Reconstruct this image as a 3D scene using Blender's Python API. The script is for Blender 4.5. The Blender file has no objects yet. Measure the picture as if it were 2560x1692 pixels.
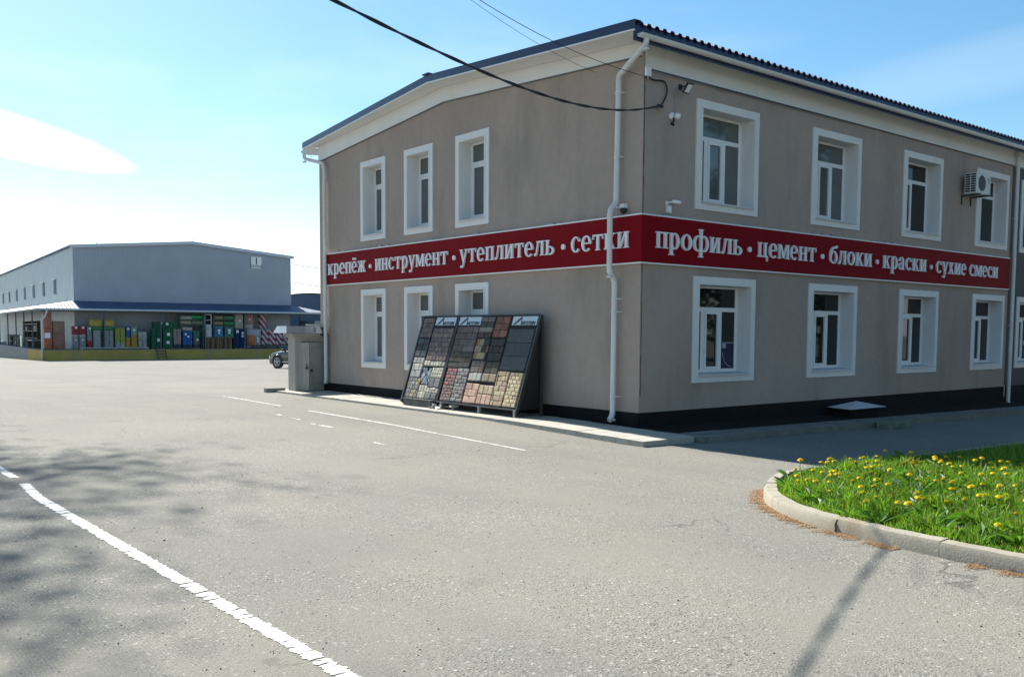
import bpy, math, random
import numpy as np
from mathutils import Vector, Matrix
random.seed(7); RNG = np.random.default_rng(7)
scene = bpy.context.scene
COL = scene.collection
R = math.radians

# ------------------------------------------------------------------ camera
def make_camera():
    cd = bpy.data.cameras.new('camera'); co = bpy.data.objects.new('camera', cd); COL.objects.link(co)
    f, yaw, pit, rol = 2315.17, R(51.082), R(-4.004), R(0.325)
    F = Vector((math.cos(yaw)*math.cos(pit), math.sin(yaw)*math.cos(pit), math.sin(pit)))
    r = Vector((math.sin(yaw), -math.cos(yaw), 0)); U = r.cross(F)
    r2 = r*math.cos(rol)+U*math.sin(rol); u2 = -r*math.sin(rol)+U*math.cos(rol)
    m = Matrix((r2, u2, -F)).transposed().to_4x4(); m.translation = Vector((-12.447, -11.718, 1.75))
    co.matrix_world = m
    cd.sensor_fit = 'HORIZONTAL'; cd.sensor_width = 36; cd.lens = f/2560*36
    cd.shift_y = 144.16/2560; cd.clip_start = .1; cd.clip_end = 3000
    scene.camera = co
make_camera()

# ------------------------------------------------------------------ light, sky, exposure
SUN_DIR = Vector((0.05, 1.12, 1.0)).normalized()
SUN_EL = math.asin(SUN_DIR.z)
def make_light():
    w = bpy.data.worlds.new('World'); scene.world = w; w.use_nodes = True
    nt = w.node_tree; N = nt.nodes; L = nt.links; N.clear()
    out = N.new('ShaderNodeOutputWorld'); bg = N.new('ShaderNodeBackground'); bg.inputs[1].default_value = SKY_STRENGTH
    sky = N.new('ShaderNodeTexSky'); sky.sky_type = 'NISHITA'; sky.sun_disc = False
    sky.sun_elevation = SUN_EL; sky.sun_rotation = math.atan2(SUN_DIR.x, SUN_DIR.y)
    sky.air_density = 1.0; sky.dust_density = 0.42; sky.ozone_density = 2.0; sky.altitude = 100
    # thin cirrus: stretched noise on the sky direction
    tc = N.new('ShaderNodeTexCoord'); mp = N.new('ShaderNodeMapping'); mp.inputs['Scale'].default_value = (1.6, 1.1, 6.5)
    mp.inputs['Rotation'].default_value = (0.12, 0.22, 0.5)
    L.new(tc.outputs['Generated'], mp.inputs[0])
    no = N.new('ShaderNodeTexNoise'); no.inputs['Scale'].default_value = 1.7; no.inputs['Detail'].default_value = 7; no.inputs['Roughness'].default_value = .52
    L.new(mp.outputs[0], no.inputs['Vector'])
    cr = N.new('ShaderNodeMapRange'); cr.inputs[1].default_value = .50; cr.inputs[2].default_value = .80; cr.inputs[3].default_value = 0; cr.inputs[4].default_value = .22
    L.new(no.outputs['Fac'], cr.inputs[0])
    def patch(d, rx, rz, tilt, lo, hi, amp):
        # one elongated cloud around direction d
        d = Vector(d).normalized(); az = math.atan2(d.y, d.x)
        m2 = N.new('ShaderNodeMapping'); m2.vector_type = 'POINT'
        m2.inputs['Rotation'].default_value = (0, 0, -az)
        L.new(tc.outputs['Generated'], m2.inputs[0])
        sx = N.new('ShaderNodeSeparateXYZ'); L.new(m2.outputs[0], sx.inputs[0])
        def mth(op, a, b):
            n = N.new('ShaderNodeMath'); n.operation = op
            for i, v in enumerate((a, b)):
                if isinstance(v, (int, float)): n.inputs[i].default_value = v
                else: L.new(v, n.inputs[i])
            return n.outputs[0]
        zz = mth('SUBTRACT', sx.outputs[2], d.z)
        zr = mth('ADD', zz, mth('MULTIPLY', sx.outputs[1], -tilt))
        a = mth('POWER', mth('ABSOLUTE', mth('DIVIDE', sx.outputs[1], rx), 0), 2.0)
        b = mth('POWER', mth('ABSOLUTE', mth('DIVIDE', zr, rz), 0), 2.0)
        s = mth('ADD', a, b)
        s = mth('ADD', s, mth('MULTIPLY', mth('SUBTRACT', no.outputs['Fac'], .5), 1.6))
        r = N.new('ShaderNodeMapRange'); r.inputs[1].default_value = hi; r.inputs[2].default_value = lo
        r.inputs[3].default_value = 0; r.inputs[4].default_value = amp
        L.new(s, r.inputs[0]); return r.outputs[0], mth
    p1, mth = patch((0.165, 0.97, 0.181), .125, .021, .19, .6, 1.05, .95)
    p2, mth = patch((0.89, 0.385, 0.247), .16, .022, -.12, .2, 1.9, .10)
    tot = mth('MAXIMUM', mth('MAXIMUM', cr.outputs[0], p1), p2)
    # pale horizon haze
    sz = N.new('ShaderNodeSeparateXYZ'); L.new(tc.outputs['Generated'], sz.inputs[0])
    hz = N.new('ShaderNodeMapRange'); hz.interpolation_type = 'SMOOTHSTEP'; hz.inputs[1].default_value = .0; hz.inputs[2].default_value = .125; hz.inputs[3].default_value = .75; hz.inputs[4].default_value = 0
    L.new(sz.outputs[2], hz.inputs[0]); tot = mth('MAXIMUM', tot, hz.outputs[0])
    mx = N.new('ShaderNodeMix'); mx.data_type = 'RGBA'
    L.new(tot, mx.inputs[0]); hs = N.new('ShaderNodeHueSaturation'); hs.inputs['Hue'].default_value = .488; hs.inputs['Saturation'].default_value = 1.22; hs.inputs['Value'].default_value = 1.0; L.new(sky.outputs[0], hs.inputs['Color']); L.new(hs.outputs[0], mx.inputs[6]); mx.inputs[7].default_value = (8.5, 8.9, 9.3, 1)
    L.new(mx.outputs[2], bg.inputs[0]); L.new(bg.outputs[0], out.inputs[0])
    ld = bpy.data.lights.new('sun', 'SUN'); ld.energy = SUN_STRENGTH; ld.angle = R(.6); ld.color = (1, .955, .88)
    lo = bpy.data.objects.new('sun', ld); COL.objects.link(lo)
    lo.rotation_euler = SUN_DIR.to_track_quat('Z', 'Y').to_euler(); lo.location = (0, 30, 40)
    vs = scene.view_settings; vs.view_transform = 'Standard'; vs.look = 'None'; vs.gamma = 1; vs.use_curve_mapping = False
    vs.exposure = EXPOSURE
SKY_STRENGTH = 0.078; SUN_STRENGTH = 5.0; EXPOSURE = 1.06
make_light()
scene.render.engine = 'CYCLES'
try:
    scene.cycles.use_denoising = True
    scene.cycles.max_bounces = 6; scene.cycles.transparent_max_bounces = 12
except Exception: pass

# ------------------------------------------------------------------ materials
MATS = {}
def mat(name, color, rough=.7, metal=0.0, spec=.5, var=0.0, vscale=4.0, bump=0.0, bscale=40.0, fine=0.0, coat=0.0, attr=False, stain=None, stretch=(1,1,1)):
    if name in MATS: return MATS[name]
    m = bpy.data.materials.new(name); m.use_nodes = True; MATS[name] = m
    nt = m.node_tree; N = nt.nodes; L = nt.links; b = N['Principled BSDF']
    b.inputs['Base Color'].default_value = (*color, 1); b.inputs['Roughness'].default_value = rough
    b.inputs['Metallic'].default_value = metal; b.inputs['Specular IOR Level'].default_value = spec
    if coat: b.inputs['Coat Weight'].default_value = coat; b.inputs['Coat Roughness'].default_value = .04
    src = None
    tc = N.new('ShaderNodeTexCoord')
    mp = N.new('ShaderNodeMapping'); mp.inputs['Scale'].default_value = stretch; L.new(tc.outputs['Object'], mp.inputs[0])
    if attr:
        a = N.new('ShaderNodeAttribute'); a.attribute_name = 'Col'; src = a.outputs['Color']
    def mul(src, sc, lo, hi, detail=5):
        n = N.new('ShaderNodeTexNoise'); n.inputs['Scale'].default_value = sc; n.inputs['Detail'].default_value = detail
        L.new(mp.outputs[0], n.inputs['Vector'])
        r = N.new('ShaderNodeMapRange'); r.inputs[1].default_value = .28; r.inputs[2].default_value = .72
        r.inputs[3].default_value = lo; r.inputs[4].default_value = hi; L.new(n.outputs['Fac'], r.inputs[0])
        v = N.new('ShaderNodeMix'); v.data_type = 'RGBA'; v.blend_type = 'MULTIPLY'; v.inputs[0].default_value = 1
        if src is None: v.inputs[6].default_value = (*color, 1)
        else: L.new(src, v.inputs[6])
        L.new(r.outputs[0], v.inputs[7]); return v.outputs[2]
    if var: src = mul(src, vscale, 1-var, 1+var)
    if fine: src = mul(src, vscale*14, 1-fine, 1+fine, 3)
    if stain:
        n = N.new('ShaderNodeTexNoise'); n.inputs['Scale'].default_value = stain[3]; n.inputs['Detail'].default_value = 8; n.inputs['Roughness'].default_value = .65
        mp2 = N.new('ShaderNodeMapping'); mp2.inputs['Scale'].default_value = (1, 1, .25); L.new(tc.outputs['Object'], mp2.inputs[0]); L.new(mp2.outputs[0], n.inputs['Vector'])
        r = N.new('ShaderNodeMapRange'); r.inputs[1].default_value = .52; r.inputs[2].default_value = .74; r.inputs[4].default_value = stain[4]
        L.new(n.outputs['Fac'], r.inputs[0])
        v = N.new('ShaderNodeMix'); v.data_type = 'RGBA'; L.new(r.outputs[0], v.inputs[0])
        if src is None: v.inputs[6].default_value = (*color, 1)
        else: L.new(src, v.inputs[6])
        v.inputs[7].default_value = (*stain[:3], 1); src = v.outputs[2]
    if src is not None: L.new(src, b.inputs['Base Color'])
    if bump:
        n = N.new('ShaderNodeTexNoise'); n.inputs['Scale'].default_value = bscale; n.inputs['Detail'].default_value = 4
        L.new(mp.outputs[0], n.inputs['Vector'])
        bu = N.new('ShaderNodeBump'); bu.inputs['Strength'].default_value = bump; bu.inputs['Distance'].default_value = .02
        L.new(n.outputs['Fac'], bu.inputs['Height']); L.new(bu.outputs[0], b.inputs['Normal'])
    return m

def asphalt_mat():
    m = bpy.data.materials.new('asphalt'); m.use_nodes = True
    nt = m.node_tree; N = nt.nodes; L = nt.links; b = N['Principled BSDF']
    b.inputs['Roughness'].default_value = .92; b.inputs['Specular IOR Level'].default_value = .25
    tc = N.new('ShaderNodeTexCoord')
    def noise(sc, det=5, rough=.55, st=(1, 1, 1), off=0):
        mp = N.new('ShaderNodeMapping'); mp.inputs['Scale'].default_value = st; mp.inputs['Location'].default_value = (off, off*.7, 0)
        L.new(tc.outputs['Object'], mp.inputs[0])
        n = N.new('ShaderNodeTexNoise'); n.inputs['Scale'].default_value = sc; n.inputs['Detail'].default_value = det; n.inputs['Roughness'].default_value = rough
        L.new(mp.outputs[0], n.inputs['Vector']); return n.outputs['Fac']
    def rng(v, a, bb, c, d):
        r = N.new('ShaderNodeMapRange'); r.inputs[1].default_value = a; r.inputs[2].default_value = bb; r.inputs[3].default_value = c; r.inputs[4].default_value = d
        L.new(v, r.inputs[0]); return r.outputs[0]
    def mix(f, a, bb, mode='MIX'):
        v = N.new('ShaderNodeMix'); v.data_type = 'RGBA'; v.blend_type = mode
        for i, x in ((0, f), (6, a), (7, bb)):
            if isinstance(x, (int, float)): v.inputs[i].default_value = x
            elif isinstance(x, tuple): v.inputs[i].default_value = (*x, 1)
            else: L.new(x, v.inputs[i])
        return v.outputs[2]
    def mth(op, a, bb=0.0):
        n = N.new('ShaderNodeMath'); n.operation = op
        for i, v in enumerate((a, bb)):
            if isinstance(v, (int, float)): n.inputs[i].default_value = v
            else: L.new(v, n.inputs[i])
        return n.outputs[0]
    base = mix(rng(noise(.35, 6), .35, .65, 0, 1), (.176, .170, .148), (.214, .205, .175))
    base = mix(rng(noise(1.3, 6, .6, (1, .35, 1), 5), .45, .72, 0, .6), base, (.225, .207, .167))   # sand drifts
    base = mix(rng(noise(.22, 5, .6, (1.6, .28, 1), 31), .50, .66, 0, .30), base, (.125, .122, .112))   # old tyre wear along the lane
    base = mix(rng(noise(.8, 3, .5, (1, 1, 1), 44), .70, .76, 0, .35), base, (.09, .088, .082))   # oil spots
    base = mix(rng(noise(90, 3), .3, .7, 0, 1), mix(1, base, (.80, .80, .80), 'MULTIPLY'), mix(1, base, (1.16, 1.16, 1.15), 'MULTIPLY'))
    grit = rng(noise(.55, 5, .6, (1, 1, 1), 11), .38, .60, .25, 1)      # where aggregate shows
    def stones(sc, thr, off):
        mp = N.new('ShaderNodeMapping'); mp.inputs['Location'].default_value = (off, off, 0); L.new(tc.outputs['Object'], mp.inputs[0])
        v = N.new('ShaderNodeTexVoronoi'); v.inputs['Scale'].default_value = sc; v.inputs['Randomness'].default_value = 1; v.voronoi_dimensions = '2D'
        L.new(mp.outputs[0], v.inputs['Vector'])
        s = N.new('ShaderNodeSeparateColor'); L.new(v.outputs['Color'], s.inputs[0])
        inside = rng(v.outputs['Distance'], .12, .34, 1, 0)
        pick = mth('GREATER_THAN', s.outputs[0], thr)
        return mth('MULTIPLY', mth('MULTIPLY', inside, pick), grit), s.outputs[1]
    s1, _ = stones(50, .58, 0); s2, _ = stones(40, .58, 3.3); s3, _ = stones(24, .93, 8.1); s4, _ = stones(15, .955, 6.2)
    c = mix(mth('MULTIPLY', s1, .85), base, (.44, .425, .375))
    c = mix(mth('MULTIPLY', s2, .95), c, (.05, .08, .07))
    c = mix(mth('MULTIPLY', s3, .6), c, (.55, .53, .48))
    c = mix(mth('MULTIPLY', s4, .65), c, (.07, .065, .06))
    # hairline cracks
    v = N.new('ShaderNodeTexVoronoi'); v.feature = 'DISTANCE_TO_EDGE'; v.voronoi_dimensions = '2D'; v.inputs['Scale'].default_value = .16
    w = N.new('ShaderNodeVectorMath'); w.operation = 'ADD'; L.new(tc.outputs['Object'], w.inputs[0])
    nn = N.new('ShaderNodeTexNoise'); nn.inputs['Scale'].default_value = .9; nn.inputs['Detail'].default_value = 6; L.new(tc.outputs['Object'], nn.inputs['Vector'])
    sc = N.new('ShaderNodeVectorMath'); sc.operation = 'SCALE'; sc.inputs[3].default_value = 2.2; L.new(nn.outputs['Color'], sc.inputs[0]); L.new(sc.outputs[0], w.inputs[1])
    L.new(w.outputs[0], v.inputs['Vector'])
    ck = mth('MULTIPLY', rng(v.outputs['Distance'], .0015, .0045, 1, 0), rng(noise(.8, 4, .6, (1, 1, 1), 20), .5, .6, 0, .7))
    c = mix(ck, c, (.09, .085, .075))
    L.new(c, b.inputs['Base Color'])
    h = mth('ADD', mth('MULTIPLY', s1, .9), mth('MULTIPLY', s2, -1.1)); h = mth('ADD', h, mth('MULTIPLY', noise(120, 3), .7)); h = mth('ADD', h, mth('MULTIPLY', ck, -2))
    bu = N.new('ShaderNodeBump'); bu.inputs['Strength'].default_value = .55; bu.inputs['Distance'].default_value = .006
    L.new(h, bu.inputs['Height']); L.new(bu.outputs[0], b.inputs['Normal'])
    return m
M_ASPH = asphalt_mat()

def paint_mat(name, wear, seed):
    # white road paint worn through to the asphalt at ragged teeth; x = across, y = along in UV-free object space
    m = bpy.data.materials.new(name); m.use_nodes = True
    nt = m.node_tree; N = nt.nodes; L = nt.links; b = N['Principled BSDF']
    b.inputs['Roughness'].default_value = .6; b.inputs['Base Color'].default_value = (.52, .52, .485, 1)
    tc = N.new('ShaderNodeTexCoord'); at = N.new('ShaderNodeAttribute'); at.attribute_name = 'Edge'
    def noise(sc, st, off):
        mp = N.new('ShaderNodeMapping'); mp.inputs['Scale'].default_value = st; mp.inputs['Location'].default_value = (off, off, 0); L.new(tc.outputs['Object'], mp.inputs[0])
        n = N.new('ShaderNodeTexNoise'); n.inputs['Scale'].default_value = sc; n.inputs['Detail'].default_value = 5; n.inputs['Roughness'].default_value = .6
        L.new(mp.outputs[0], n.inputs['Vector']); return n.outputs['Fac']
    def mth(op, a, bb):
        n = N.new('ShaderNodeMath'); n.operation = op
        for i, v in enumerate((a, bb)):
            if isinstance(v, (int, float)): n.inputs[i].default_value = v
            else: L.new(v, n.inputs[i])
        return n.outputs[0]
    teeth = noise(5.5, (.5, 2.6, 1), seed); big = noise(1.1, (1, 1, 1), seed+7)
    # Edge attribute: 1 in the middle, 0 at the rim
    v = mth('ADD', at.outputs['Fac'], mth('MULTIPLY', mth('SUBTRACT', teeth, .5), 4.2))
    v = mth('SUBTRACT', v, mth('MULTIPLY', big, wear))
    a = mth('GREATER_THAN', v, 0.0)
    tr = N.new('ShaderNodeBsdfTransparent'); ms = N.new('ShaderNodeMixShader')
    L.new(a, ms.inputs[0]); L.new(tr.outputs[0], ms.inputs[1]); L.new(b.outputs[0], ms.inputs[2])
    L.new(ms.outputs[0], N['Material Output'].inputs[0])
    return m

def stripe_mat(name, c1, c2, period, rot, rough=.6, axis=(0, 0, 0)):
    m = bpy.data.materials.new(name); m.use_nodes = True
    nt = m.node_tree; N = nt.nodes; L = nt.links; b = N['Principled BSDF']; b.inputs['Roughness'].default_value = rough
    tc = N.new('ShaderNodeTexCoord'); mp = N.new('ShaderNodeMapping'); mp.inputs['Rotation'].default_value = rot; L.new(tc.outputs['Object'], mp.inputs[0])
    s = N.new('ShaderNodeSeparateXYZ'); L.new(mp.outputs[0], s.inputs[0])
    d = N.new('ShaderNodeMath'); d.operation = 'DIVIDE'; d.inputs[1].default_value = period; L.new(s.outputs[0], d.inputs[0])
    f = N.new('ShaderNodeMath'); f.operation = 'FRACT'; L.new(d.outputs[0], f.inputs[0])
    g = N.new('ShaderNodeMath'); g.operation = 'GREATER_THAN'; g.inputs[1].default_value = .5; L.new(f.outputs[0], g.inputs[0])
    v = N.new('ShaderNodeMix'); v.data_type = 'RGBA'; L.new(g.outputs[0], v.inputs[0]); v.inputs[6].default_value = (*c1, 1); v.inputs[7].default_value = (*c2, 1)
    L.new(v.outputs[2], b.inputs['Base Color']); return m

def clad_mat(name, color, period, axis, depth=.4, rough=.55, var=.06):
    m = mat(name, color, rough, 0, .4, var, .6, 0)
    nt = m.node_tree; N = nt.nodes; L = nt.links; b = N['Principled BSDF']
    tc = N.new('ShaderNodeTexCoord'); s = N.new('ShaderNodeSeparateXYZ'); L.new(tc.outputs['Object'], s.inputs[0])
    d = N.new('ShaderNodeMath'); d.operation = 'MULTIPLY'; d.inputs[1].default_value = 2*math.pi/period; L.new(s.outputs[axis], d.inputs[0])
    f = N.new('ShaderNodeMath'); f.operation = 'SINE'; L.new(d.outputs[0], f.inputs[0])
    bu = N.new('ShaderNodeBump'); bu.inputs['Strength'].default_value = depth; bu.inputs['Distance'].default_value = .03
    L.new(f.outputs[0], bu.inputs['Height']); L.new(bu.outputs[0], b.inputs['Normal']); return m

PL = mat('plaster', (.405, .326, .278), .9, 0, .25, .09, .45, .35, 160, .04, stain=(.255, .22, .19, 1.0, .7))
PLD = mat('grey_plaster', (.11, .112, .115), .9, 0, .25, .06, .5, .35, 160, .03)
WHITE = mat('white_paint', (.76, .75, .73), .6, 0, .4, .03, 1.2, .05, 60, stain=(.58, .56, .51, 1.3, .35))
PVC = mat('white_plastic', (.80, .80, .79), .35, 0, .5, .02, 2)
PIPE = mat('pipe_white', (.66, .66, .64), .45, 0, .5, .04, 3, stain=(.5, .48, .43, 2.2, .3))
NAVY = mat('navy_sheet_metal', (.012, .018, .060), .65, .0, .25, .10, 2)
NAVYF = mat('navy_flashing', (.018, .030, .085), .30, 0, .6, .08, 1.2)
PLINTH = mat('black_plinth', (.010, .010, .012), .85, 0, .2, .3, 3, .3, 30)
RED = mat('red_panel', (.215, .002, .008), .6, 0, .08, .05, .8)
LETTER = mat('letter_white', (.80, .80, .82), .5)
LETTERD = mat('letter_rim', (.10, .05, .06), .6)
GLASS = mat('window_glass', (.008, .011, .012), .03, 0, .5)
GLASSB = mat('blind_glass', (.105, .118, .118), .04, 0, .8, .08, 1.5)
GASKET = mat('black_gasket', (.02, .02, .02), .6)
SILL = mat('sill_metal', (.55, .56, .57), .4, .0, .5)
BLACK = mat('black_plastic', (.012, .012, .013), .5)
CABLE = mat('cable_black', (.010, .010, .011), .6)
STEEL = mat('dark_steel', (.05, .052, .05), .5, .3, .5, .2, 4)
GALV = mat('grey_steel', (.30, .31, .31), .5, .4, .5, .15, 3)
KERB = mat('kerb_concrete', (.31, .285, .225), .88, 0, .25, .12, 2.2, .18, 60, .08, stain=(.20, .145, .085, 2.6, .85))
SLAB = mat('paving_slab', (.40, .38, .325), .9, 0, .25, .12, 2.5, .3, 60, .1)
SOIL = mat('soil', (.035, .045, .018), .95, 0, .2, .3, 6, .5, 30)
TILE = mat('sample_tile', (.3, .3, .3), .8, 0, .3, .16, 9, .35, 55, attr=True)
WOOD = mat('pallet_wood', (.27, .20, .13), .85, 0, .2, .2, 6)
CABM = mat('cabinet_beige', (.39, .37, .325), .7, 0, .3, .06, 3, stain=(.24, .21, .17, 4, .4))
BARK = mat('bark', (.07, .055, .042), .95, 0, .2, .3, 8, .6, 20)
def leaf_mat(name, c):
    m = mat(name, c, .6, 0, .3, .3, 3)
    nt = m.node_tree; b = nt.nodes['Principled BSDF']
    t = nt.nodes.new('ShaderNodeBsdfTranslucent'); t.inputs[0].default_value = (c[0]*1.5, c[1]*1.6, c[2], 1)
    ms = nt.nodes.new('ShaderNodeMixShader'); ms.inputs[0].default_value = .4
    nt.links.new(b.outputs[0], ms.inputs[1]); nt.links.new(t.outputs[0], ms.inputs[2]); nt.links.new(ms.outputs[0], nt.nodes['Material Output'].inputs[0])
    return m
LEAF = leaf_mat('spring_leaf', (.06, .10, .025)); LEAFD = leaf_mat('conifer_leaf', (.022, .045, .02))

# ------------------------------------------------------------------ mesh builder
class MB:
    def __init__(s): s.v = []; s.f = []; s.m = []; s.c = []
    def add(s, vs, fs, mi=0, col=None):
        o = len(s.v); s.v += [tuple(v) for v in vs]
        for f in fs: s.f.append(tuple(i+o for i in f)); s.m.append(mi); s.c.append(col)
        return s
    def box(s, x0, x1, y0, y1, z0, z1, mi=0, col=None, skip=()):
        vs = [(x0,y0,z0),(x1,y0,z0),(x1,y1,z0),(x0,y1,z0),(x0,y0,z1),(x1,y0,z1),(x1,y1,z1),(x0,y1,z1)]
        fs = {'b':(0,3,2,1),'t':(4,5,6,7),'y0':(0,1,5,4),'x1':(1,2,6,5),'y1':(2,3,7,6),'x0':(3,0,4,7)}
        return s.add(vs, [f for k, f in fs.items() if k not in skip], mi, col)
    def hexa(s, p, mi=0, col=None):
        return s.add(p, [(0,3,2,1),(4,5,6,7),(0,1,5,4),(1,2,6,5),(2,3,7,6),(3,0,4,7)], mi, col)
    def bevbox(s, x0, x1, y0, y1, z0, z1, b=.03, mi=0, col=None):
        xs = (x0, x0+b, x1-b, x1); ys = (y0, y0+b, y1-b, y1)
        ring = [(1,0),(2,0),(3,1),(3,2),(2,3),(1,3),(0,2),(0,1)]
        rin = [(x0+b,y0+b),(x1-b,y0+b),(x1-b,y0+b),(x1-b,y1-b),(x1-b,y1-b),(x0+b,y1-b),(x0+b,y1-b),(x0+b,y0+b)]
        vs = []
        def R_(k, z, t):
            for (i, j), q in zip(ring, rin):
                x, y = xs[i], ys[j]; vs.append((x+(q[0]-x)*t, y+(q[1]-y)*t, z))
        R_(0, z0, .8); R_(0, z0+b, 0); R_(0, z1-b, 0); R_(0, z1, .8)
        fs = [tuple(range(7, -1, -1)), tuple(range(24, 32))]
        for r in range(3):
            for k in range(8): a = r*8+k; b2 = r*8+(k+1) % 8; fs.append((a, b2, b2+8, a+8))
        return s.add(vs, fs, mi, col)
    def quad(s, a, b, c, d, mi=0, col=None): return s.add([a, b, c, d], [(0,1,2,3)], mi, col)
    def prism(s, poly, d, mi=0, col=None, o=(0,0,0), ux=(1,0,0), uy=(0,0,1), un=(0,-1,0)):
        o, ux, uy, un = map(Vector, (o, ux, uy, un)); n = len(poly)
        vs = [o+ux*p[0]+uy*p[1] for p in poly]; vs += [v+un*d for v in vs]
        fs = [tuple(range(n-1, -1, -1)), tuple(range(n, 2*n))]+[(i, (i+1) % n, n+(i+1) % n, n+i) for i in range(n)]
        return s.add(vs, fs, mi, col)
    def tube(s, pts, r, seg=10, mi=0, cap=True, closed=False):
        P = [Vector(p) for p in pts]; n = len(P)
        rs = r if isinstance(r, (list, tuple)) else [r]*n
        T = []
        for i in range(n):
            a = P[i-1] if (i or closed) else P[i]; b = P[(i+1) % n] if (i < n-1 or closed) else P[i]
            T.append((b-a).normalized())
        up = Vector((0,0,1)) if abs(T[0].z) < .9 else Vector((1,0,0))
        nx = T[0].cross(up).normalized(); vs = []
        for i in range(n):
            nx = (nx-T[i]*nx.dot(T[i])).normalized(); ny = T[i].cross(nx)
            for k in range(seg):
                a = 2*math.pi*k/seg; vs.append(P[i]+(nx*math.cos(a)+ny*math.sin(a))*rs[i])
        fs = []
        for i in range(n if closed else n-1):
            j = (i+1) % n
            for k in range(seg): fs.append((i*seg+k, i*seg+(k+1) % seg, j*seg+(k+1) % seg, j*seg+k))
        if cap and not closed: fs += [tuple(range(seg-1, -1, -1)), tuple((n-1)*seg+k for k in range(seg))]
        return s.add(vs, fs, mi)
    def lathe(s, prof, o=(0,0,0), axis=(0,0,1), seg=16, mi=0):
        ax = Vector(axis).normalized(); up = Vector((0,0,1)) if abs(ax.z) < .9 else Vector((1,0,0))
        a = ax.cross(up).normalized(); b = ax.cross(a); o = Vector(o); vs = []; n = len(prof)
        for r, h in prof:
            for k in range(seg):
                t = 2*math.pi*k/seg; vs.append(o+ax*h+(a*math.cos(t)+b*math.sin(t))*r)
        fs = [(i*seg+k, i*seg+(k+1) % seg, (i+1)*seg+(k+1) % seg, (i+1)*seg+k) for i in range(n-1) for k in range(seg)]
        fs += [tuple(range(seg-1, -1, -1)), tuple((n-1)*seg+k for k in range(seg))]
        return s.add(vs, fs, mi)
    def build(s, name, mats, parent=None, smooth=False, off=(0,0,0), auto=None):
        me = bpy.data.meshes.new(name); ox, oy, oz = off
        me.from_pydata([(x-ox, y-oy, z-oz) for x, y, z in s.v], [], s.f)
        for m in (mats if isinstance(mats, (list, tuple)) else [mats]): me.materials.append(m)
        if any(s.m): me.polygons.foreach_set('material_index', s.m)
        if any(c is not None for c in s.c):
            at = me.color_attributes.new('Col', 'FLOAT_COLOR', 'CORNER'); arr = []
            for f, c in zip(s.f, s.c): arr += list((*(c or (.3,.3,.3)), 1))*len(f)
            at.data.foreach_set('color', arr)
        if smooth: me.polygons.foreach_set('use_smooth', [True]*len(me.polygons))
        me.update()
        if auto is not None and smooth:
            try: me.set_sharp_from_angle(angle=R(auto))
            except Exception: pass
        o = bpy.data.objects.new(name, me); COL.objects.link(o)
        if parent is not None: o.parent = parent
        return o
def tag(o, label=None, cat=None, group=None, kind=None):
    if label: o['label'] = label
    if cat: o['category'] = cat
    if group: o['group'] = group
    if kind: o['kind'] = kind
    return o
def thing(name, label, cat, loc=(0,0,0), rz=0, group=None):
    o = bpy.data.objects.new(name, None); COL.objects.link(o); o.location = loc; o.rotation_euler = (0,0,rz)
    o.empty_display_size = .3
    return tag(o, label, cat, group)
def copy_tree(o, parent=None):
    c = o.copy(); COL.objects.link(c)
    if parent is not None: c.parent = parent
    for ch in list(o.children): copy_tree(ch, c)
    return c
def text_mesh(body, size, shear=0.0, extrude=.004, bold=0.0):
    cu = bpy.data.curves.new('lettering', 'FONT'); cu.body = body; cu.size = size; cu.shear = shear; cu.extrude = extrude; cu.offset = bold
    cu.align_x = 'CENTER'; cu.align_y = 'CENTER'; cu.resolution_u = 3
    o = bpy.data.objects.new('lettering', cu); COL.objects.link(o)
    dg = bpy.context.evaluated_depsgraph_get(); dg.update()
    me = bpy.data.meshes.new_from_object(o.evaluated_get(dg)); bpy.data.objects.remove(o); bpy.data.curves.remove(cu)
    return me

# ------------------------------------------------------------------ ground
def gz(x, y):
    z = -.018*min(max(0, y-13), 160)
    fx = min(1, max(0, (10-y)/8)); z -= .012*min(max(0, x+1.5), 25)*fx
    z -= .11*min(1, max(0, (x+5)/3.5))*min(1, max(0, (3-y)/4))
    return z
def ground():
    xs = sorted(set([-600,-300,-150,-80,-50,-30]+list(range(-24, 30))+[-1.5, 23.5, 35, 50, 70, 100, 160, 300, 700]))
    ys = sorted(set([-600,-300,-150,-80,-50,-30]+list(range(-24, 30))+[2, 10, 13, 35, 45, 60, 80, 100, 130, 173, 250, 400, 900]))
    b = MB(); nx = len(xs)
    vs = [(x, y, gz(x, y)) for y in ys for x in xs]
    fs = [(j*nx+i, j*nx+i+1, (j+1)*nx+i+1, (j+1)*nx+i) for j in range(len(ys)-1) for i in range(nx-1)]
    b.add(vs, fs); o = b.build('asphalt_yard', M_ASPH, smooth=True); tag(o, kind='structure')
ground()

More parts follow.
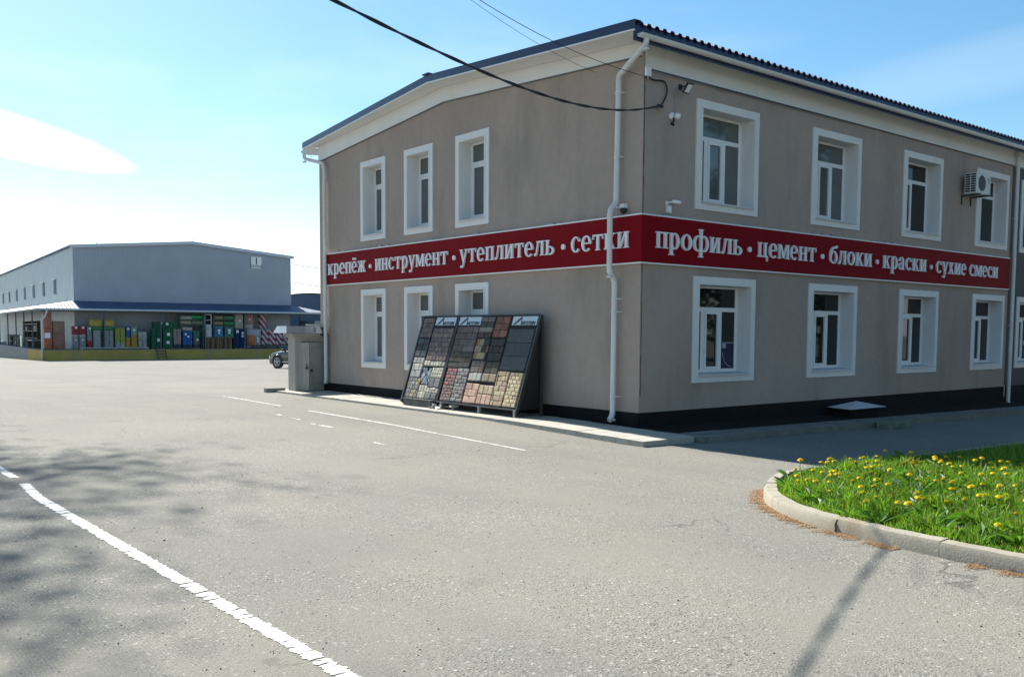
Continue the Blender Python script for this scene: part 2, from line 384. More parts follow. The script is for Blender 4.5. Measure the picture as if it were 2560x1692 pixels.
def paint_strip(name, pts, w, matl, step=.06):
    # pts: polyline on the ground; 3 rows across, Edge attribute 0-1-0
    P = [Vector((x, y, 0)) for x, y in pts]; vs = []; ed = []; fs = []
    rows = []
    for a, b in zip(P, P[1:]):
        n = max(1, int((b-a).length/step))
        rows += [a+(b-a)*(i/n) for i in range(n)]
    rows.append(P[-1]); m = len(rows)
    for i, p in enumerate(rows):
        t = (rows[min(i+1, m-1)]-rows[max(i-1, 0)]).normalized(); nn = Vector((-t.y, t.x, 0))
        endf = min(1, min(i, m-1-i)*step/.08)
        for k, e in ((-1, 0), (-.62, 1), (.62, 1), (1, 0)):
            q = p+nn*(k*w/2); vs.append((q.x, q.y, gz(q.x, q.y)+.004)); ed.append(e*endf)
    for i in range(m-1):
        for k in range(3): a = i*4+k; fs.append((a, a+1, a+5, a+4))
    me = bpy.data.meshes.new(name); me.from_pydata(vs, [], fs); me.materials.append(matl)
    at = me.attributes.new('Edge', 'FLOAT', 'POINT'); at.data.foreach_set('value', ed); me.update()
    o = bpy.data.objects.new(name, me); COL.objects.link(o); tag(o, kind='structure'); return o
PAINT = paint_mat('road_paint', 1.25, 0); PAINT2 = paint_mat('road_paint_worn', 1.5, 4)
paint_strip('road_line', [(-10.215, -.15), (-10.29, -1.2), (-10.27, -3.0), (-10.21, -7.64), (-10.18, -9.6)], .135, PAINT)
paint_strip('road_line', [(-10.22, 1.75), (-10.215, .28)], .13, PAINT)
paint_strip('road_line', [(-3.05, 12.13), (-3.2, 8.2)], .085, PAINT2)
paint_strip('road_line', [(-3.26, 6.75), (-3.38, 3.2), (-3.55, -1.12)], .095, PAINT)
for a, b in (((-4.5, 4.2), (-4.52, 3.2)), ((-4.3, 5.4), (-4.33, 4.9)), ((-5.05, .95), (-5.1, .45)), ((-4.2, 6.3), (-4.22, 6.0))):
    paint_strip('road_line', [a, b], .09, PAINT2)
for a, b in (((2.5, 22.5), (4.6, 21.2)), ((-14, 11.5), (-11.2, 12.0))):
    paint_strip('road_line', [a, b], .08, PAINT2)

# apron of paving slabs along the gable and round the corner
def apron():
    b = MB(); rn = random.Random(3)
    def top(x, y): return (.045 if y > 2 else .045-.065*min(1, (2-y)/3.5)) - .012*max(0, x)
    def row(p0, p1, wdt, n, side):
        p0, p1 = Vector(p0), Vector(p1); d = (p1-p0).normalized(); nn = Vector((-d.y, d.x, 0))*side
        L = (p1-p0).length; s = L/n
        for i in range(n):
            for k in range(2):
                a = p0+d*(i*s+.004)+nn*(k*wdt/2+.003); e = p0+d*((i+1)*s-.004)+nn*(k*wdt/2+.003)
                f = e+nn*(wdt/2-.006); g = a+nn*(wdt/2-.006); z = rn.uniform(-.004, .004)
                c = [(q.x, q.y, gz(q.x, q.y)) for q in (a, e, f, g)]
                if side < 0: c = c[::-1]
                b.hexa([(x, y, zz-.2) for x, y, zz in c]+[(x, y, top(x, y)+z) for x, y, zz in c])
    row((-1.42, -1.45, 0), (-1.28, 13.2, 0), 1.26, 46, -1)
    o = b.build('paving_apron', SLAB); tag(o, kind='structure'); b = MB()
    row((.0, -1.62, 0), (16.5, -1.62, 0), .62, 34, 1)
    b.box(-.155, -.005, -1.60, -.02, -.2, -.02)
    q = MB()
    for i in range(33): x = i*.5; q.add([(x, -1.0, gz(x, -1)+.075), (x+.5, -1.0, gz(x+.5, -1)+.075), (x+.5, 0, gz(x+.5, 0)+.10), (x, 0, gz(x, 0)+.10)], [(0, 1, 2, 3)])
    tag(q.build('soil_bed', mat('dark_bed', (.018, .016, .013), .95, 0, .15, .4, 7, .6, 35)), kind='structure')
    o = b.build('paving_strip', mat('shaded_slab', (.19, .185, .165), .9, 0, .25, .2, 2.5, .3, 60, .12)); tag(o, kind='structure')  # slab colour darkened here to paint in the long wall's shade
apron()

# ------------------------------------------------------------------ grass island
KP = [(9, -5.05), (3, -5.0), (-2.2, -4.98), (-2.9, -5.08), (-3.42, -5.30), (-3.95, -5.62), (-4.45, -6.0), (-4.86, -6.5), (-5.13, -7.06), (-5.27, -7.66), (-5.33, -8.2), (-5.37, -8.9), (-5.40, -10.2), (-5.4, -13), (-5.4, -18)]
def smooth_path(P, n=6):
    P = [Vector((x, y, 0)) for x, y in P]; out = []
    for i in range(len(P)-1):
        p0, p1, p2, p3 = P[max(i-1, 0)], P[i], P[i+1], P[min(i+2, len(P)-1)]
        for k in range(n):
            t = k/n; out.append(.5*((2*p1)+(p2-p0)*t+(2*p0-5*p1+4*p2-p3)*t*t+(3*p1-p0-3*p2+p3)*t**3))
    out.append(P[-1]); return out
KPATH = smooth_path(KP)
def kerb():
    # arc-length resample, broken into stones with open joints
    acc = [0]
    for a, b in zip(KPATH, KPATH[1:]): acc.append(acc[-1]+(b-a).length)
    def at(s):
        s = min(max(s, 0), acc[-1]-1e-6)
        for i in range(len(acc)-1):
            if acc[i+1] >= s:
                t = (s-acc[i])/(acc[i+1]-acc[i]+1e-9); return KPATH[i].lerp(KPATH[i+1], t), (KPATH[i+1]-KPATH[i]).normalized()
    m = MB(); rn = random.Random(5)
    joints = [0]; s = 0
    while s < acc[-1]:
        p, _ = at(s); s += (1.0 if p.x > -3 or p.y < -6.3 else .62); joints.append(s)
    prof = [(0, -.05), (.0, .09), (.02, .128), (.135, .134), (.145, .10), (.145, -.05)]
    for a, b in zip(joints, joints[1:]):
        dz = rn.uniform(-.006, .006); dn = rn.uniform(-.006, .006)
        n = 7; vs = []
        for i in range(n):
            p, t = at(a+.006+(b-a-.012)*i/(n-1)); nn = Vector((-t.y, t.x, 0))
            for (u, z) in prof:
                e = rn.uniform(-.004, .004) if z > .05 else 0
                q = p+nn*(u+dn+e); vs.append((q.x, q.y, gz(q.x, q.y)+z+(dz+e if z > 0 else 0)))
        k = len(prof)
        fs = [(i*k+j, i*k+j+1, (i+1)*k+j+1, (i+1)*k+j) for i in range(n-1) for j in range(k-1)]
        fs += [tuple(range(k-1, -1, -1)), tuple((n-1)*k+j for j in range(k))]
        m.add(vs, fs)
    # mortar core inside the joints
    vs = []; n = 260
    for i in range(n):
        p, t = at(acc[-1]*i/(n-1)); nn = Vector((-t.y, t.x, 0))
        for u, z in ((.02, -.05), (.02, .10), (.13, .105), (.13, -.05)):
            q = p+nn*u; vs.append((q.x, q.y, gz(q.x, q.y)+z))
    m.add(vs, [(i*4+j, i*4+j+1, (i+1)*4+j+1, (i+1)*4+j) for i in range(n-1) for j in range(3)], 1)
    o = m.build('kerb', [KERB, mat('mortar', (.16, .145, .12), .95, 0, .2, .2, 20)], smooth=True, auto=32); tag(o, kind='structure')
kerb()
def inner_path(d):
    out = []
    for i, p in enumerate(KPATH):
        t = (KPATH[min(i+1, len(KPATH)-1)]-KPATH[max(i-1, 0)]).normalized(); out.append(p+Vector((-t.y, t.x, 0))*d)
    return out
INNER = inner_path(.14); POLY = np.array([(p.x, p.y) for p in INNER]+[(9, -18)])
def inside(pts):
    x, y = pts[:, 0], pts[:, 1]; c = np.zeros(len(pts), bool); n = len(POLY); j = n-1
    for i in range(n):
        xi, yi = POLY[i]; xj, yj = POLY[j]
        c ^= ((yi > y) != (yj > y)) & (x < (xj-xi)*(y-yi)/(yj-yi+1e-12)+xi); j = i
    return c
def edge_dist(pts):
    d = np.full(len(pts), 9.)
    for a, b in zip(POLY[:-2], POLY[1:-1]):
        ab = b-a; t = np.clip(((pts-a)@ab)/(ab@ab+1e-12), 0, 1); d = np.minimum(d, np.hypot(*(pts-(a+t[:, None]*ab)).T))
    return d
def lawn_z(pts):
    return np.array([gz(x, y) for x, y in pts])+.10+np.clip(edge_dist(pts), 0, 1.2)*.06
def lawn():
    m = MB(); vs = [(p.x, p.y, gz(p.x, p.y)+.10) for p in INNER]
    ins = inner_path(1.3); k = len(vs)
    vs += [(p.x, p.y, gz(p.x, p.y)+.165) for p in ins]; vs += [(9, -18, -.05)]
    fs = [(i, i+1, k+i+1, k+i) for i in range(k-1)]+[tuple([2*k]+list(range(2*k-1, k-1, -1)))]
    fs[-1] = tuple(reversed(fs[-1]))
    m.add(vs, fs); tag(m.build('lawn_soil', SOIL), kind='structure')
lawn()
def grass_material():
    m = bpy.data.materials.new('grass_blade'); m.use_nodes = True
    nt = m.node_tree; N = nt.nodes; L = nt.links; b = N['Principled BSDF']; b.inputs['Roughness'].default_value = .45
    b.inputs['Specular IOR Level'].default_value = .5
    a = N.new('ShaderNodeAttribute'); a.attribute_name = 'Col'; L.new(a.outputs['Color'], b.inputs['Base Color'])
    t = N.new('ShaderNodeBsdfTranslucent')
    mx = N.new('ShaderNodeMix'); mx.data_type = 'RGBA'; mx.blend_type = 'MULTIPLY'; mx.inputs[0].default_value = 1; mx.inputs[7].default_value = (1.5, 1.5, .7, 1)
    L.new(a.outputs['Color'], mx.inputs[6]); L.new(mx.outputs[2], t.inputs[0])
    ms = N.new('ShaderNodeMixShader'); ms.inputs[0].default_value = .5
    L.new(b.outputs[0], ms.inputs[1]); L.new(t.outputs[0], ms.inputs[2]); L.new(ms.outputs[0], N['Material Output'].inputs[0]); return m
def grass():
    cam = np.array([-12.447, -11.718])
    pts = []
    while sum(map(len, pts)) < 100000:
        q = np.column_stack([RNG.uniform(-5.3, 3.0, 60000)**1, RNG.uniform(-10.4, -4.9, 60000)])
        q = q[inside(q)]
        d = np.hypot(*(q-cam).T); az = np.degrees(np.arctan2(q[:, 1]-cam[1], q[:, 0]-cam[0]))
        keep = (az > 15) & (RNG.random(len(q)) < np.clip((9.0/d)**1.6, .04, 1)*np.where(q[:, 0] > -.4, .35, 1)); pts.append(q[keep])
    p = np.concatenate(pts)[:100000]; n = len(p)
    cl = np.sin(p[:, 0]*2.3+np.sin(p[:, 1]*1.7)*2)*np.cos(p[:, 1]*2.9+p[:, 0])      # clumping
    ed = edge_dist(p)
    h = (RNG.uniform(.06, .23, n)*(.75+.5*(np.sin(p[:, 0]*7.1+p[:, 1]*3.3)*np.sin(p[:, 1]*8.3-p[:, 0]*2.1)))+.05*cl+.07*(RNG.random(n) < .05))*np.clip(.55+ed*1.6, .5, 1.15)
    h = np.clip(h*.80, .035, .33); w = RNG.uniform(.0026, .0054, n)*(1+.4*(h > .2))
    az = RNG.uniform(0, 2*np.pi, n); lean = RNG.uniform(.1, .75, n); la = RNG.uniform(0, 2*np.pi, n)
    z0 = lawn_z(p)
    base = np.column_stack([p, z0-.01]); side = np.column_stack([np.cos(az)*w, np.sin(az)*w, np.zeros(n)])
    dirn = np.column_stack([np.cos(la), np.sin(la), np.zeros(n)])
    def lvl(t): return base+dirn*(lean*h*t**2)[:, None]+np.array([0, 0, 1])*(h*t*(1-.25*lean*t))[:, None]
    A = [base-side, base+side, lvl(.5)-side*.8, lvl(.5)+side*.8, lvl(1.0)]
    V = np.stack(A, 1).reshape(-1, 3); k = np.arange(n)*5
    F4 = np.stack([k, k+1, k+3, k+2], 1); F3 = np.stack([k+2, k+3, k+4], 1)
    me = bpy.data.meshes.new('grass'); nv = len(V)
    me.vertices.add(nv); me.vertices.foreach_set('co', V.ravel())
    loops = np.concatenate([F4.ravel(), F3.ravel()]); me.loops.add(len(loops)); me.loops.foreach_set('vertex_index', loops.astype(np.int32))
    me.polygons.add(2*n); st = np.concatenate([np.arange(n)*4, 4*n+np.arange(n)*3]); me.polygons.foreach_set('loop_start', st.astype(np.int32))
    g = RNG.uniform(.35, 1.35, n)*np.where(RNG.random(n) < .18, .5, 1); yel = RNG.random(n)**2; dry = (RNG.random(n) < .03)
    c = np.column_stack([.105*g+.10*yel, .26*g+.06*yel, .030*g, np.ones(n)]); c[dry] = (.34, .30, .15, 1)
    c[:, :3] *= (1+.18*cl)[:, None]
    ca = me.color_attributes.new('Col', 'FLOAT_COLOR', 'POINT'); ca.data.foreach_set('color', np.repeat(c, 5, 0).ravel())
    me.materials.append(grass_material()); me.update(calc_edges=True); me.validate()
    o = bpy.data.objects.new('grass', me); COL.objects.link(o); tag(o, 'bright green uncut grass filling the kerbed island', 'grass', kind='stuff')
grass()
def broadleaf():
    # low rosettes of dandelion leaves between the blades
    q = np.column_stack([RNG.uniform(-5.2, 0, 2200), RNG.uniform(-10, -5.1, 2200)]); q = q[inside(q)]; q = q[edge_dist(q) > .05][:420]; z = lawn_z(q)
    m = MB()
    for (x, y), zz in zip(q, z):
        k = RNG.integers(5, 9)
        for i in range(k):
            a = RNG.uniform(0, 6.28); l = RNG.uniform(.09, .20); w = l*.15; up = RNG.uniform(.5, 1.1)
            d = Vector((math.cos(a), math.sin(a), 0)); s = Vector((-d.y, d.x, 0)); o = Vector((x, y, zz)); g = RNG.uniform(.75, 1.2); c = (.07*g, .17*g, .025*g)
            p1 = o+d*l*.5+Vector((0, 0, l*up*.6)); p2 = o+d*l+Vector((0, 0, l*up*.75))
            m.add([o-s*w*.3, o+s*w*.3, p1+s*w, p2, p1-s*w], [(0, 1, 2, 3, 4)], 0, c)
    o = m.build('dandelion_leaves', bpy.data.materials['grass_blade']); tag(o, 'low rosettes of green dandelion leaves among the grass blades', 'leaves', kind='stuff')
broadleaf()
YEL = mat('dandelion_yellow', (.86, .66, .010), .6, 0, .3, .12, 60, .6, 200); STEM = mat('dandelion_stem', (.16, .24, .06), .6)
def dandelions():
    root = thing('dandelion', 'yellow dandelion in bloom among the grass of the kerbed island', 'flower', (0, 0, 0), 0, 'dandelions in the grass island')
    h = .16
    m = MB(); m.tube([(0, 0, -h), (.006, .003, -h*.5), (0, 0, -.004)], [.0028, .0025, .002], 5); m.build('stem', STEM, root)
    m = MB(); m.lathe([(.004, -.014), (.008, -.010), (.009, -.003), (.004, 0)], seg=8); m.build('calyx', STEM, root, True)
    m = MB()
    for ring, (r0, n, zz, up) in enumerate(((.021, 20, .000, .004), (.017, 18, .0035, .007), (.0115, 14, .007, .009), (.006, 8, .0095, .008))):
        for i in range(n):
            a = 2*math.pi*(i+.5*ring)/n; d = Vector((math.cos(a), math.sin(a), 0)); s = Vector((-d.y, d.x, 0)); r = r0*random.uniform(.88, 1.08); w = r0*.2
            b = Vector((0, 0, zz-.003))+d*.002; e = d*r+Vector((0, 0, zz+up*.5)); md = d*r*.6+Vector((0, 0, zz+up*.55))
            m.add([b-s*w*.5, b+s*w*.5, md+s*w, e+s*w*.7, e-s*w*.7, md-s*w], [(0, 1, 2, 3, 4, 5)])
    m.lathe([(.014, 0), (.015, .004), (.010, .008), (.003, .0095)], seg=12)
    m.build('flower_head', YEL, root)
    cam = np.array([-12.447, -11.718]); pts = []
    q = np.column_stack([RNG.uniform(-5.1, -.7, 9000), RNG.uniform(-9.6, -5.15, 9000)]); q = q[inside(q)]
    for x, y in q:
        d = np.hypot(x-cam[0], y-cam[1]); az = math.degrees(math.atan2(y-cam[1], x-cam[0]))
        if az < 21.5 or d > 15: continue
        cl = math.sin(x*1.9+1)*math.cos(y*2.3)+.35*(az < 30)
        if RNG.random() < .25 and cl > -.25 and edge_dist(np.array([[x, y]]))[0] > .13 and all((x-a)**2+(y-b)**2 > .018 for a, b in pts): pts.append((x, y))
        if len(pts) >= 120: break
    z = lawn_z(np.array(pts))
    for i, ((x, y), zz) in enumerate(zip(pts, z)):
        o = root if i == 0 else copy_tree(root); hh = random.uniform(.11, .22); s = random.uniform(1.15, 1.8)
        o.location = (x, y, zz+hh); o.scale = (s, s, s); o.rotation_euler = (random.uniform(-.35, .35), random.uniform(-.35, .35), random.uniform(0, 6))
dandelions()
def litter():
    # brown catkins and bud scales swept against the kerb
    m = MB(); rn = random.Random(9); acc = 0
    segs = [(26, 45, 7.5), (45, 57, 3.6), (63, 75, 5.5)]
    for a, b, dens in segs:
        for k in range(int(dens*(b-a)*34)):
            t = rn.uniform(a, min(b, len(KPATH)-2))
            if math.sin(t*2.7)+math.sin(t*1.13+1)+rn.gauss(0, .6) < -1.0: continue
            i = int(t); p = KPATH[i].lerp(KPATH[i+1], t-i); tt = (KPATH[i+1]-KPATH[i]).normalized(); nn = Vector((-tt.y, tt.x, 0))
            q = p-nn*abs(rn.gauss(.02, .085))*(.55+.45*math.sin(t*1.9)**2); an = rn.uniform(0, 3.14); l = rn.uniform(.012, .034); w = rn.uniform(.003, .007)
            d = Vector((math.cos(an), math.sin(an), rn.uniform(-.1, .3))); s = Vector((-d.y, d.x, 0)); z = gz(q.x, q.y)+rn.uniform(.004, .014); q.z = z
            g = rn.uniform(.7, 1.3); c = (.31*g, .175*g, .07*g) if rn.random() < .75 else (.16, .09, .04)
            m.add([q-d*l/2-s*w/2, q-d*l/2+s*w/2, q+d*l/2+s*w/2, q+d*l/2-s*w/2], [(0, 1, 2, 3)], 0, c)
    for k in range(420):
        y = rn.uniform(-1.5, 4.2); x = -1.44-abs(rn.gauss(0, .035)); z = gz(x, y)+rn.uniform(.003, .01); an = rn.uniform(0, 3.14); l = rn.uniform(.01, .035); w = rn.uniform(.004, .008); g = rn.uniform(.6, 1.2)
        d = Vector((math.cos(an), math.sin(an), .1)); q = Vector((x, y, z)); p = Vector((-d.y, d.x, 0)); m.add([q-d*l/2-p*w/2, q-d*l/2+p*w/2, q+d*l/2+p*w/2, q+d*l/2-p*w/2], [(0, 1, 2, 3)], 0, (.30*g, .19*g, .10*g))
    o = m.build('catkin_litter', mat('litter', (.3, .15, .05), .8, attr=True)); tag(o, 'rust brown dry catkins swept against the foot of the kerb', 'leaf litter', kind='stuff')
litter()
def pebbles():
    m = MB(); rn = random.Random(2)
    for k in range(1500):
        d = rn.uniform(4.5, 16)*rn.random()**.4+2; a = R(rn.uniform(20, 82)); x = -12.447+math.cos(a)*d; y = -11.718+math.sin(a)*d
        if x > -1.6 and y > -2 or (x > -5.6 and y < -4.9): continue
        r = rn.uniform(.0025, .0065)*(1.7 if rn.random() < .04 else 1); z = gz(x, y); g = rn.uniform(.5, 1.3)
        c = (.30*g, .28*g, .24*g) if rn.random() < .5 else (.05, .045, .04)
        s = [Vector((x+rn.uniform(-.3, .3)*r+r*math.cos(t), y+r*math.sin(t)*rn.uniform(.6, 1), z)) for t in (0, 1.26, 2.5, 3.77, 5.0)]
        top = [v*.0+Vector((x+(v.x-x)*.6, y+(v.y-y)*.6, z+r*rn.uniform(.6, 1.1))) for v in s]
        m.add(s+top, [tuple(range(5, 10))]+[(i, (i+1) % 5, 5+(i+1) % 5, 5+i) for i in range(5)], 0, c)
    tag(m.build('loose_grit', mat('grit', (.2, .2, .2), .9, attr=True)), 'loose grit and tiny stones scattered over the asphalt', 'grit', kind='stuff')
pebbles()

# ------------------------------------------------------------------ office building
BLD = thing('office_building', 'two-storey beige plastered building with white window surrounds, black plinth and navy roof', 'building')
LB = 15.05; WB = 12.45; RY = 6.22
ZE, ZR = 6.89, 7.36
def rake(y): return .7-.4*(y+.38)/13.23          # overhang tapers along the gable
def soffit_z(y): return ZE+(ZR-ZE)*(1-abs(y-RY)/(RY+.38))
def frz_z(y): return 6.68+(7.02-6.68)*y/RY if y < RY else 7.02+(6.50-7.02)*(y-RY)/(WB-RY)
GY = [9.93, 7.79, 5.61]; GW = .94                # left jambs of the gable windows (y)
LX = [1.61, 5.43, 9.25, 13.05]; LW = 1.61
ZL = (.93, 2.67); ZU = (4.25, 6.0); ZP = .267
def grid_wall(b, hs, zs, holes, fn):
    for i in range(len(hs)-1):
        for j in range(len(zs)-1):
            hc = (hs[i]+hs[i+1])/2; zc = (zs[j]+zs[j+1])/2
            if any(h0 < hc < h1 and z0 < zc < z1 for h0, h1, z0, z1 in holes): continue
            b.quad(fn(hs[i], zs[j]), fn(hs[i+1], zs[j]), fn(hs[i+1], zs[j+1]), fn(hs[i], zs[j+1]))
def building():
    b = MB()
    # long wall
    hs = sorted([0, LB]+[v for x in LX for v in (x, x+LW)]); zs = [ZP, *ZL, *ZU, 6.9]
    grid_wall(b, hs, zs, [(x, x+LW, *z) for x in LX for z in (ZL, ZU)], lambda h, z: (h, 0, z))
    # gable: rectangular part + top
    hs = sorted([0, WB]+[v for y in GY for v in (y, y-GW)]); zs = [ZP, *ZL, *ZU, 6.3]
    grid_wall(b, hs, zs, [(y-GW, y, *z) for y in GY for z in (ZL, ZU)], lambda h, z: (0, WB-(h) if False else h, z))
    b.add([(0, 0, 6.3), (0, WB, 6.3), (0, WB, soffit_z(WB)+.1), (0, RY, soffit_z(RY)+.1), (0, 0, soffit_z(0)+.1)], [(0, 1, 2, 3, 4)])
    b.quad((0, WB, ZP), (LB, WB, ZP), (LB, WB, 6.9), (0, WB, 6.9))
    b.quad((LB, 0, ZP), (LB, WB, ZP), (LB, WB, 6.9), (LB, 0, 6.9))
    b.build('wall', PL, BLD)
    # dark room volume behind the glass so nothing shines through
    p = MB()
    n = 30
    for i in range(n):
        x0 = LB*i/n; x1 = LB*(i+1)/n
        p.add([(x0, -.012, -1), (x1, -.012, -1), (x1, -.012, ZP), (x0, -.012, ZP), (x0, .05, ZP), (x1, .05, ZP)], [(0, 1, 2, 3), (3, 2, 5, 4)])
    p.quad((-.012, WB+.012, -1), (-.012, -.012, -1), (-.012, -.012, ZP), (-.012, WB+.012, ZP))
    p.quad((-.012, WB+.012, ZP), (-.012, -.012, ZP), (.05, -.012, ZP), (.05, WB+.012, ZP))
    p.quad((-.012, WB+.012, -1), (LB, WB+.012, -1), (LB, WB+.012, ZP), (-.012, WB+.012, ZP))
    p.build('plinth', PLINTH, BLD)
    # white friezes
    f = MB(); t = .03
    f.box(.04, LB+.12, -t, .0, 6.47, 6.875)
    ys = [.04, RY, WB]
    for y0, y1 in zip(ys, ys[1:]):
        f.hexa([(-t, y1, frz_z(y1)), (-t, y0, frz_z(y0)), (0, y0, frz_z(y0)), (0, y1, frz_z(y1)),
                (-t, y1, soffit_z(y1)-.004), (-t, y0, soffit_z(y0)-.004), (0, y0, soffit_z(y0)-.004), (0, y1, soffit_z(y1)-.004)])
    f.build('frieze', WHITE, BLD)
    e = MB()                                    # thin drip strip under the frieze
    e.box(.05, LB, -.036, -.002, 6.445, 6.468)
    for y0, y1 in zip(ys, ys[1:]):
        e.hexa([(-.036, y1, frz_z(y1)-.02), (-.036, y0, frz_z(y0)-.02), (-.002, y0, frz_z(y0)-.02), (-.002, y1, frz_z(y1)-.02),
                (-.036, y1, frz_z(y1)-.002), (-.036, y0, frz_z(y0)-.002), (-.002, y0, frz_z(y0)-.002), (-.002, y1, frz_z(y1)-.002)])
    e.build('drip_strip', mat('drip_metal', (.13, .13, .13), .5, .3), BLD)
    # soffits
    s = MB(); ys = [-.38, RY, WB+.4]
    for y0, y1 in zip(ys, ys[1:]):
        s.quad((0, y0, soffit_z(y0)), (0, y1, soffit_z(y1)), (-rake(y1), y1, soffit_z(y1)), (-rake(y0), y0, soffit_z(y0)))
    s.quad((0, 0, 6.88), (LB+3, 0, 6.88), (LB+3, -.38, 6.89), (0, -.38, 6.89))
    s.quad((-.02, WB, 6.88), (-.02, WB+.4, 6.88), (LB, WB+.4, 6.88), (LB, WB, 6.88))
    s.quad((-.31, WB+.4, soffit_z(WB+.4)), (-.005, WB+.02, 6.87), (-.005, WB+.02, 6.68), (-.31, WB+.4, 6.72))
    s.build('soffit', clad_mat('soffit_panels', (.74, .74, .73), .1, 1, .25), BLD)
    # corrugated roof sheet
    r = MB(); P = .2; H = .042; prof = [(0, 0), (.055, 0), (.085, H), (.15, H), (.18, 0)]
    xs = []; x = -.66
    while x < 19: xs += [(x+a, h) for a, h in prof]; x += P
    def roofz(y): return soffit_z(y)+.115
    ye = [-.44, RY, WB+.44]; nn = len(xs)
    vs = [(x+(.7-rake(y))*(1 if x < 10 else 0), y, roofz(y)+h) for k, y in enumerate(ye) for x, h in xs]
    r.add(vs, [(j*nn+i, j*nn+i+1, (j+1)*nn+i+1, (j+1)*nn+i) for j in range(2) for i in range(nn-1)])
    vs = [(x, -.442, roofz(-.44)+h) for x, h in xs]+[(x, -.442, roofz(-.44)+h-.03) for x, h in xs]
    r.add(vs, [(i, i+1, nn+i+1, nn+i) for i in range(nn-1)])
    r.build('roof', NAVY, BLD)
    t = MB()                                    # eave and rake flashings
    t.box(-.68, 18.9, -.40, -.384, 6.72, 7.0)  # eave board dropped below the gutter as a dark stand-in for its shadow gap
    def rk(y0, y1, za, zb, o=0, th=.02):
        t.hexa([(-rake(y1)-o, y1, soffit_z(y1)+za), (-rake(y0)-o, y0, soffit_z(y0)+za), (-rake(y0)-o+th, y0, soffit_z(y0)+za), (-rake(y1)-o+th, y1, soffit_z(y1)+za),
                (-rake(y1)-o, y1, soffit_z(y1)+zb), (-rake(y0)-o, y0, soffit_z(y0)+zb), (-rake(y0)-o+th, y0, soffit_z(y0)+zb), (-rake(y1)-o+th, y1, soffit_z(y1)+zb)])
    cuts = [-.44, 1.6, 3.5, 5.2, RY, 8.3, 10.3, WB+.44]
    for k, (a, c) in enumerate(zip(cuts, cuts[1:])): rk(a, c+(.03 if k not in (3, 6) else 0), .012, .155, .0025*(k % 2)+.004)
    for a, c in zip((-.44, RY), (RY, WB+.44)):   # cap over the verge
        t.hexa([(-rake(c)-.006, c, soffit_z(c)+.157), (-rake(a)-.006, a, soffit_z(a)+.157), (-rake(a)+.16, a, soffit_z(a)+.163), (-rake(c)+.16, c, soffit_z(c)+.163),
                (-rake(c)-.006, c, soffit_z(c)+.170), (-rake(a)-.006, a, soffit_z(a)+.170), (-rake(a)+.16, a, soffit_z(a)+.176), (-rake(c)+.16, c, soffit_z(c)+.176)])
    t.box(-.55, 18.9, RY-.12, RY+.12, 7.53, 7.56)
    t.build('roof_flashing', NAVYF, BLD)
    t = MB()
    for a, c in zip((-.42, RY), (RY, WB+.42)):
        t.hexa([(-rake(c)-.008, c, soffit_z(c)-.014), (-rake(a)-.008, a, soffit_z(a)-.014), (-rake(a)+.03, a, soffit_z(a)-.014), (-rake(c)+.03, c, soffit_z(c)-.014),
                (-rake(c)-.008, c, soffit_z(c)+.010), (-rake(a)-.008, a, soffit_z(a)+.010), (-rake(a)+.03, a, soffit_z(a)+.010), (-rake(c)+.03, c, soffit_z(c)+.010)])
    t.build('verge_trim', PVC, BLD)
    # gutters
    def gutter(y, x0, x1, sgn):
        g = MB(); n = 9; ro = .068; ri = .062; vs = []
        for x in (x0, x1):
            for rr in (ro, ri):
                for k in range(n): a = math.pi+math.pi*k/(n-1); vs.append((x, y+rr*math.cos(a), 6.84+rr*math.sin(a)))
        fs = [(k, k+1, 2*n+k+1, 2*n+k) for k in range(n-1)]+[(n+k+1, n+k, 3*n+k, 3*n+k+1) for k in range(n-1)]
        fs += [tuple(range(n)), tuple(range(2*n, 3*n)), (0, n, 3*n, 2*n), (n-1, 2*n-1, 4*n-1, 3*n-1)]
        g.add(vs, fs)
        gut = g.build('gutter', PIPE, BLD, True, auto=40)
        x = x0+.35
        while x < min(x1, 16):
            vs = []; k = MB()
            for xx in (x-.014, x+.014):
                for i in range(9): a = math.pi*.96+math.pi*1.08*i/8; vs.append((xx, y+.074*math.cos(a), 6.84+.074*math.sin(a)))
            k.add(vs, [(i, i+1, 10+i, 9+i) for i in range(8)]); x += .72
            k.build('gutter_clip', PIPE, gut, True)
        return gut
    gutter(-.46, -.60, 18.8, -1); gutter(WB+.47, -.30, LB, 1)
    # downpipes
    def downpipe(pts, brk, r=.052, shoe=None):
        d = MB(); P = [Vector(p) for p in pts]; out = [P[0]]
        for i in range(1, len(P)-1):
            a = (P[i-1]-P[i]); c = (P[i+1]-P[i]); q = min(.07, a.length*.4, c.length*.4); a.normalize(); c.normalize()
            for t in (0, .33, .67, 1): out.append((P[i]+a*q)*(1-t)**2+P[i]*2*t*(1-t)+(P[i]+c*q)*t*t)
        out.append(P[-1]); d.tube(out, r, 14, cap=False)
        d.tube(out, r*.9, 14, cap=False)
        o = d.build('downpipe', PIPE, BLD, True)
        for p in P[1:-1]:
            c = MB(); a = Vector((0, 0, 1)); c.lathe([(r*1.08, -.02), (r*1.12, 0), (r*1.08, .02)], p+a*(-.09), (0, 0, 1), 14); c.build('collar', PIPE, o, True)
        for (x, y, z, dx, dy) in brk:
            c = MB(); c.lathe([(r*1.13, -.014), (r*1.13, .014)], (x, y, z), (0, 0, 1), 14)
            c.box(min(x, x+dx), max(x, x+dx) if dx else x+.012, min(y, y+dy), max(y, y+dy) if dy else y+.012, z-.006, z+.006)
            c.build('bracket', PIPE, o)
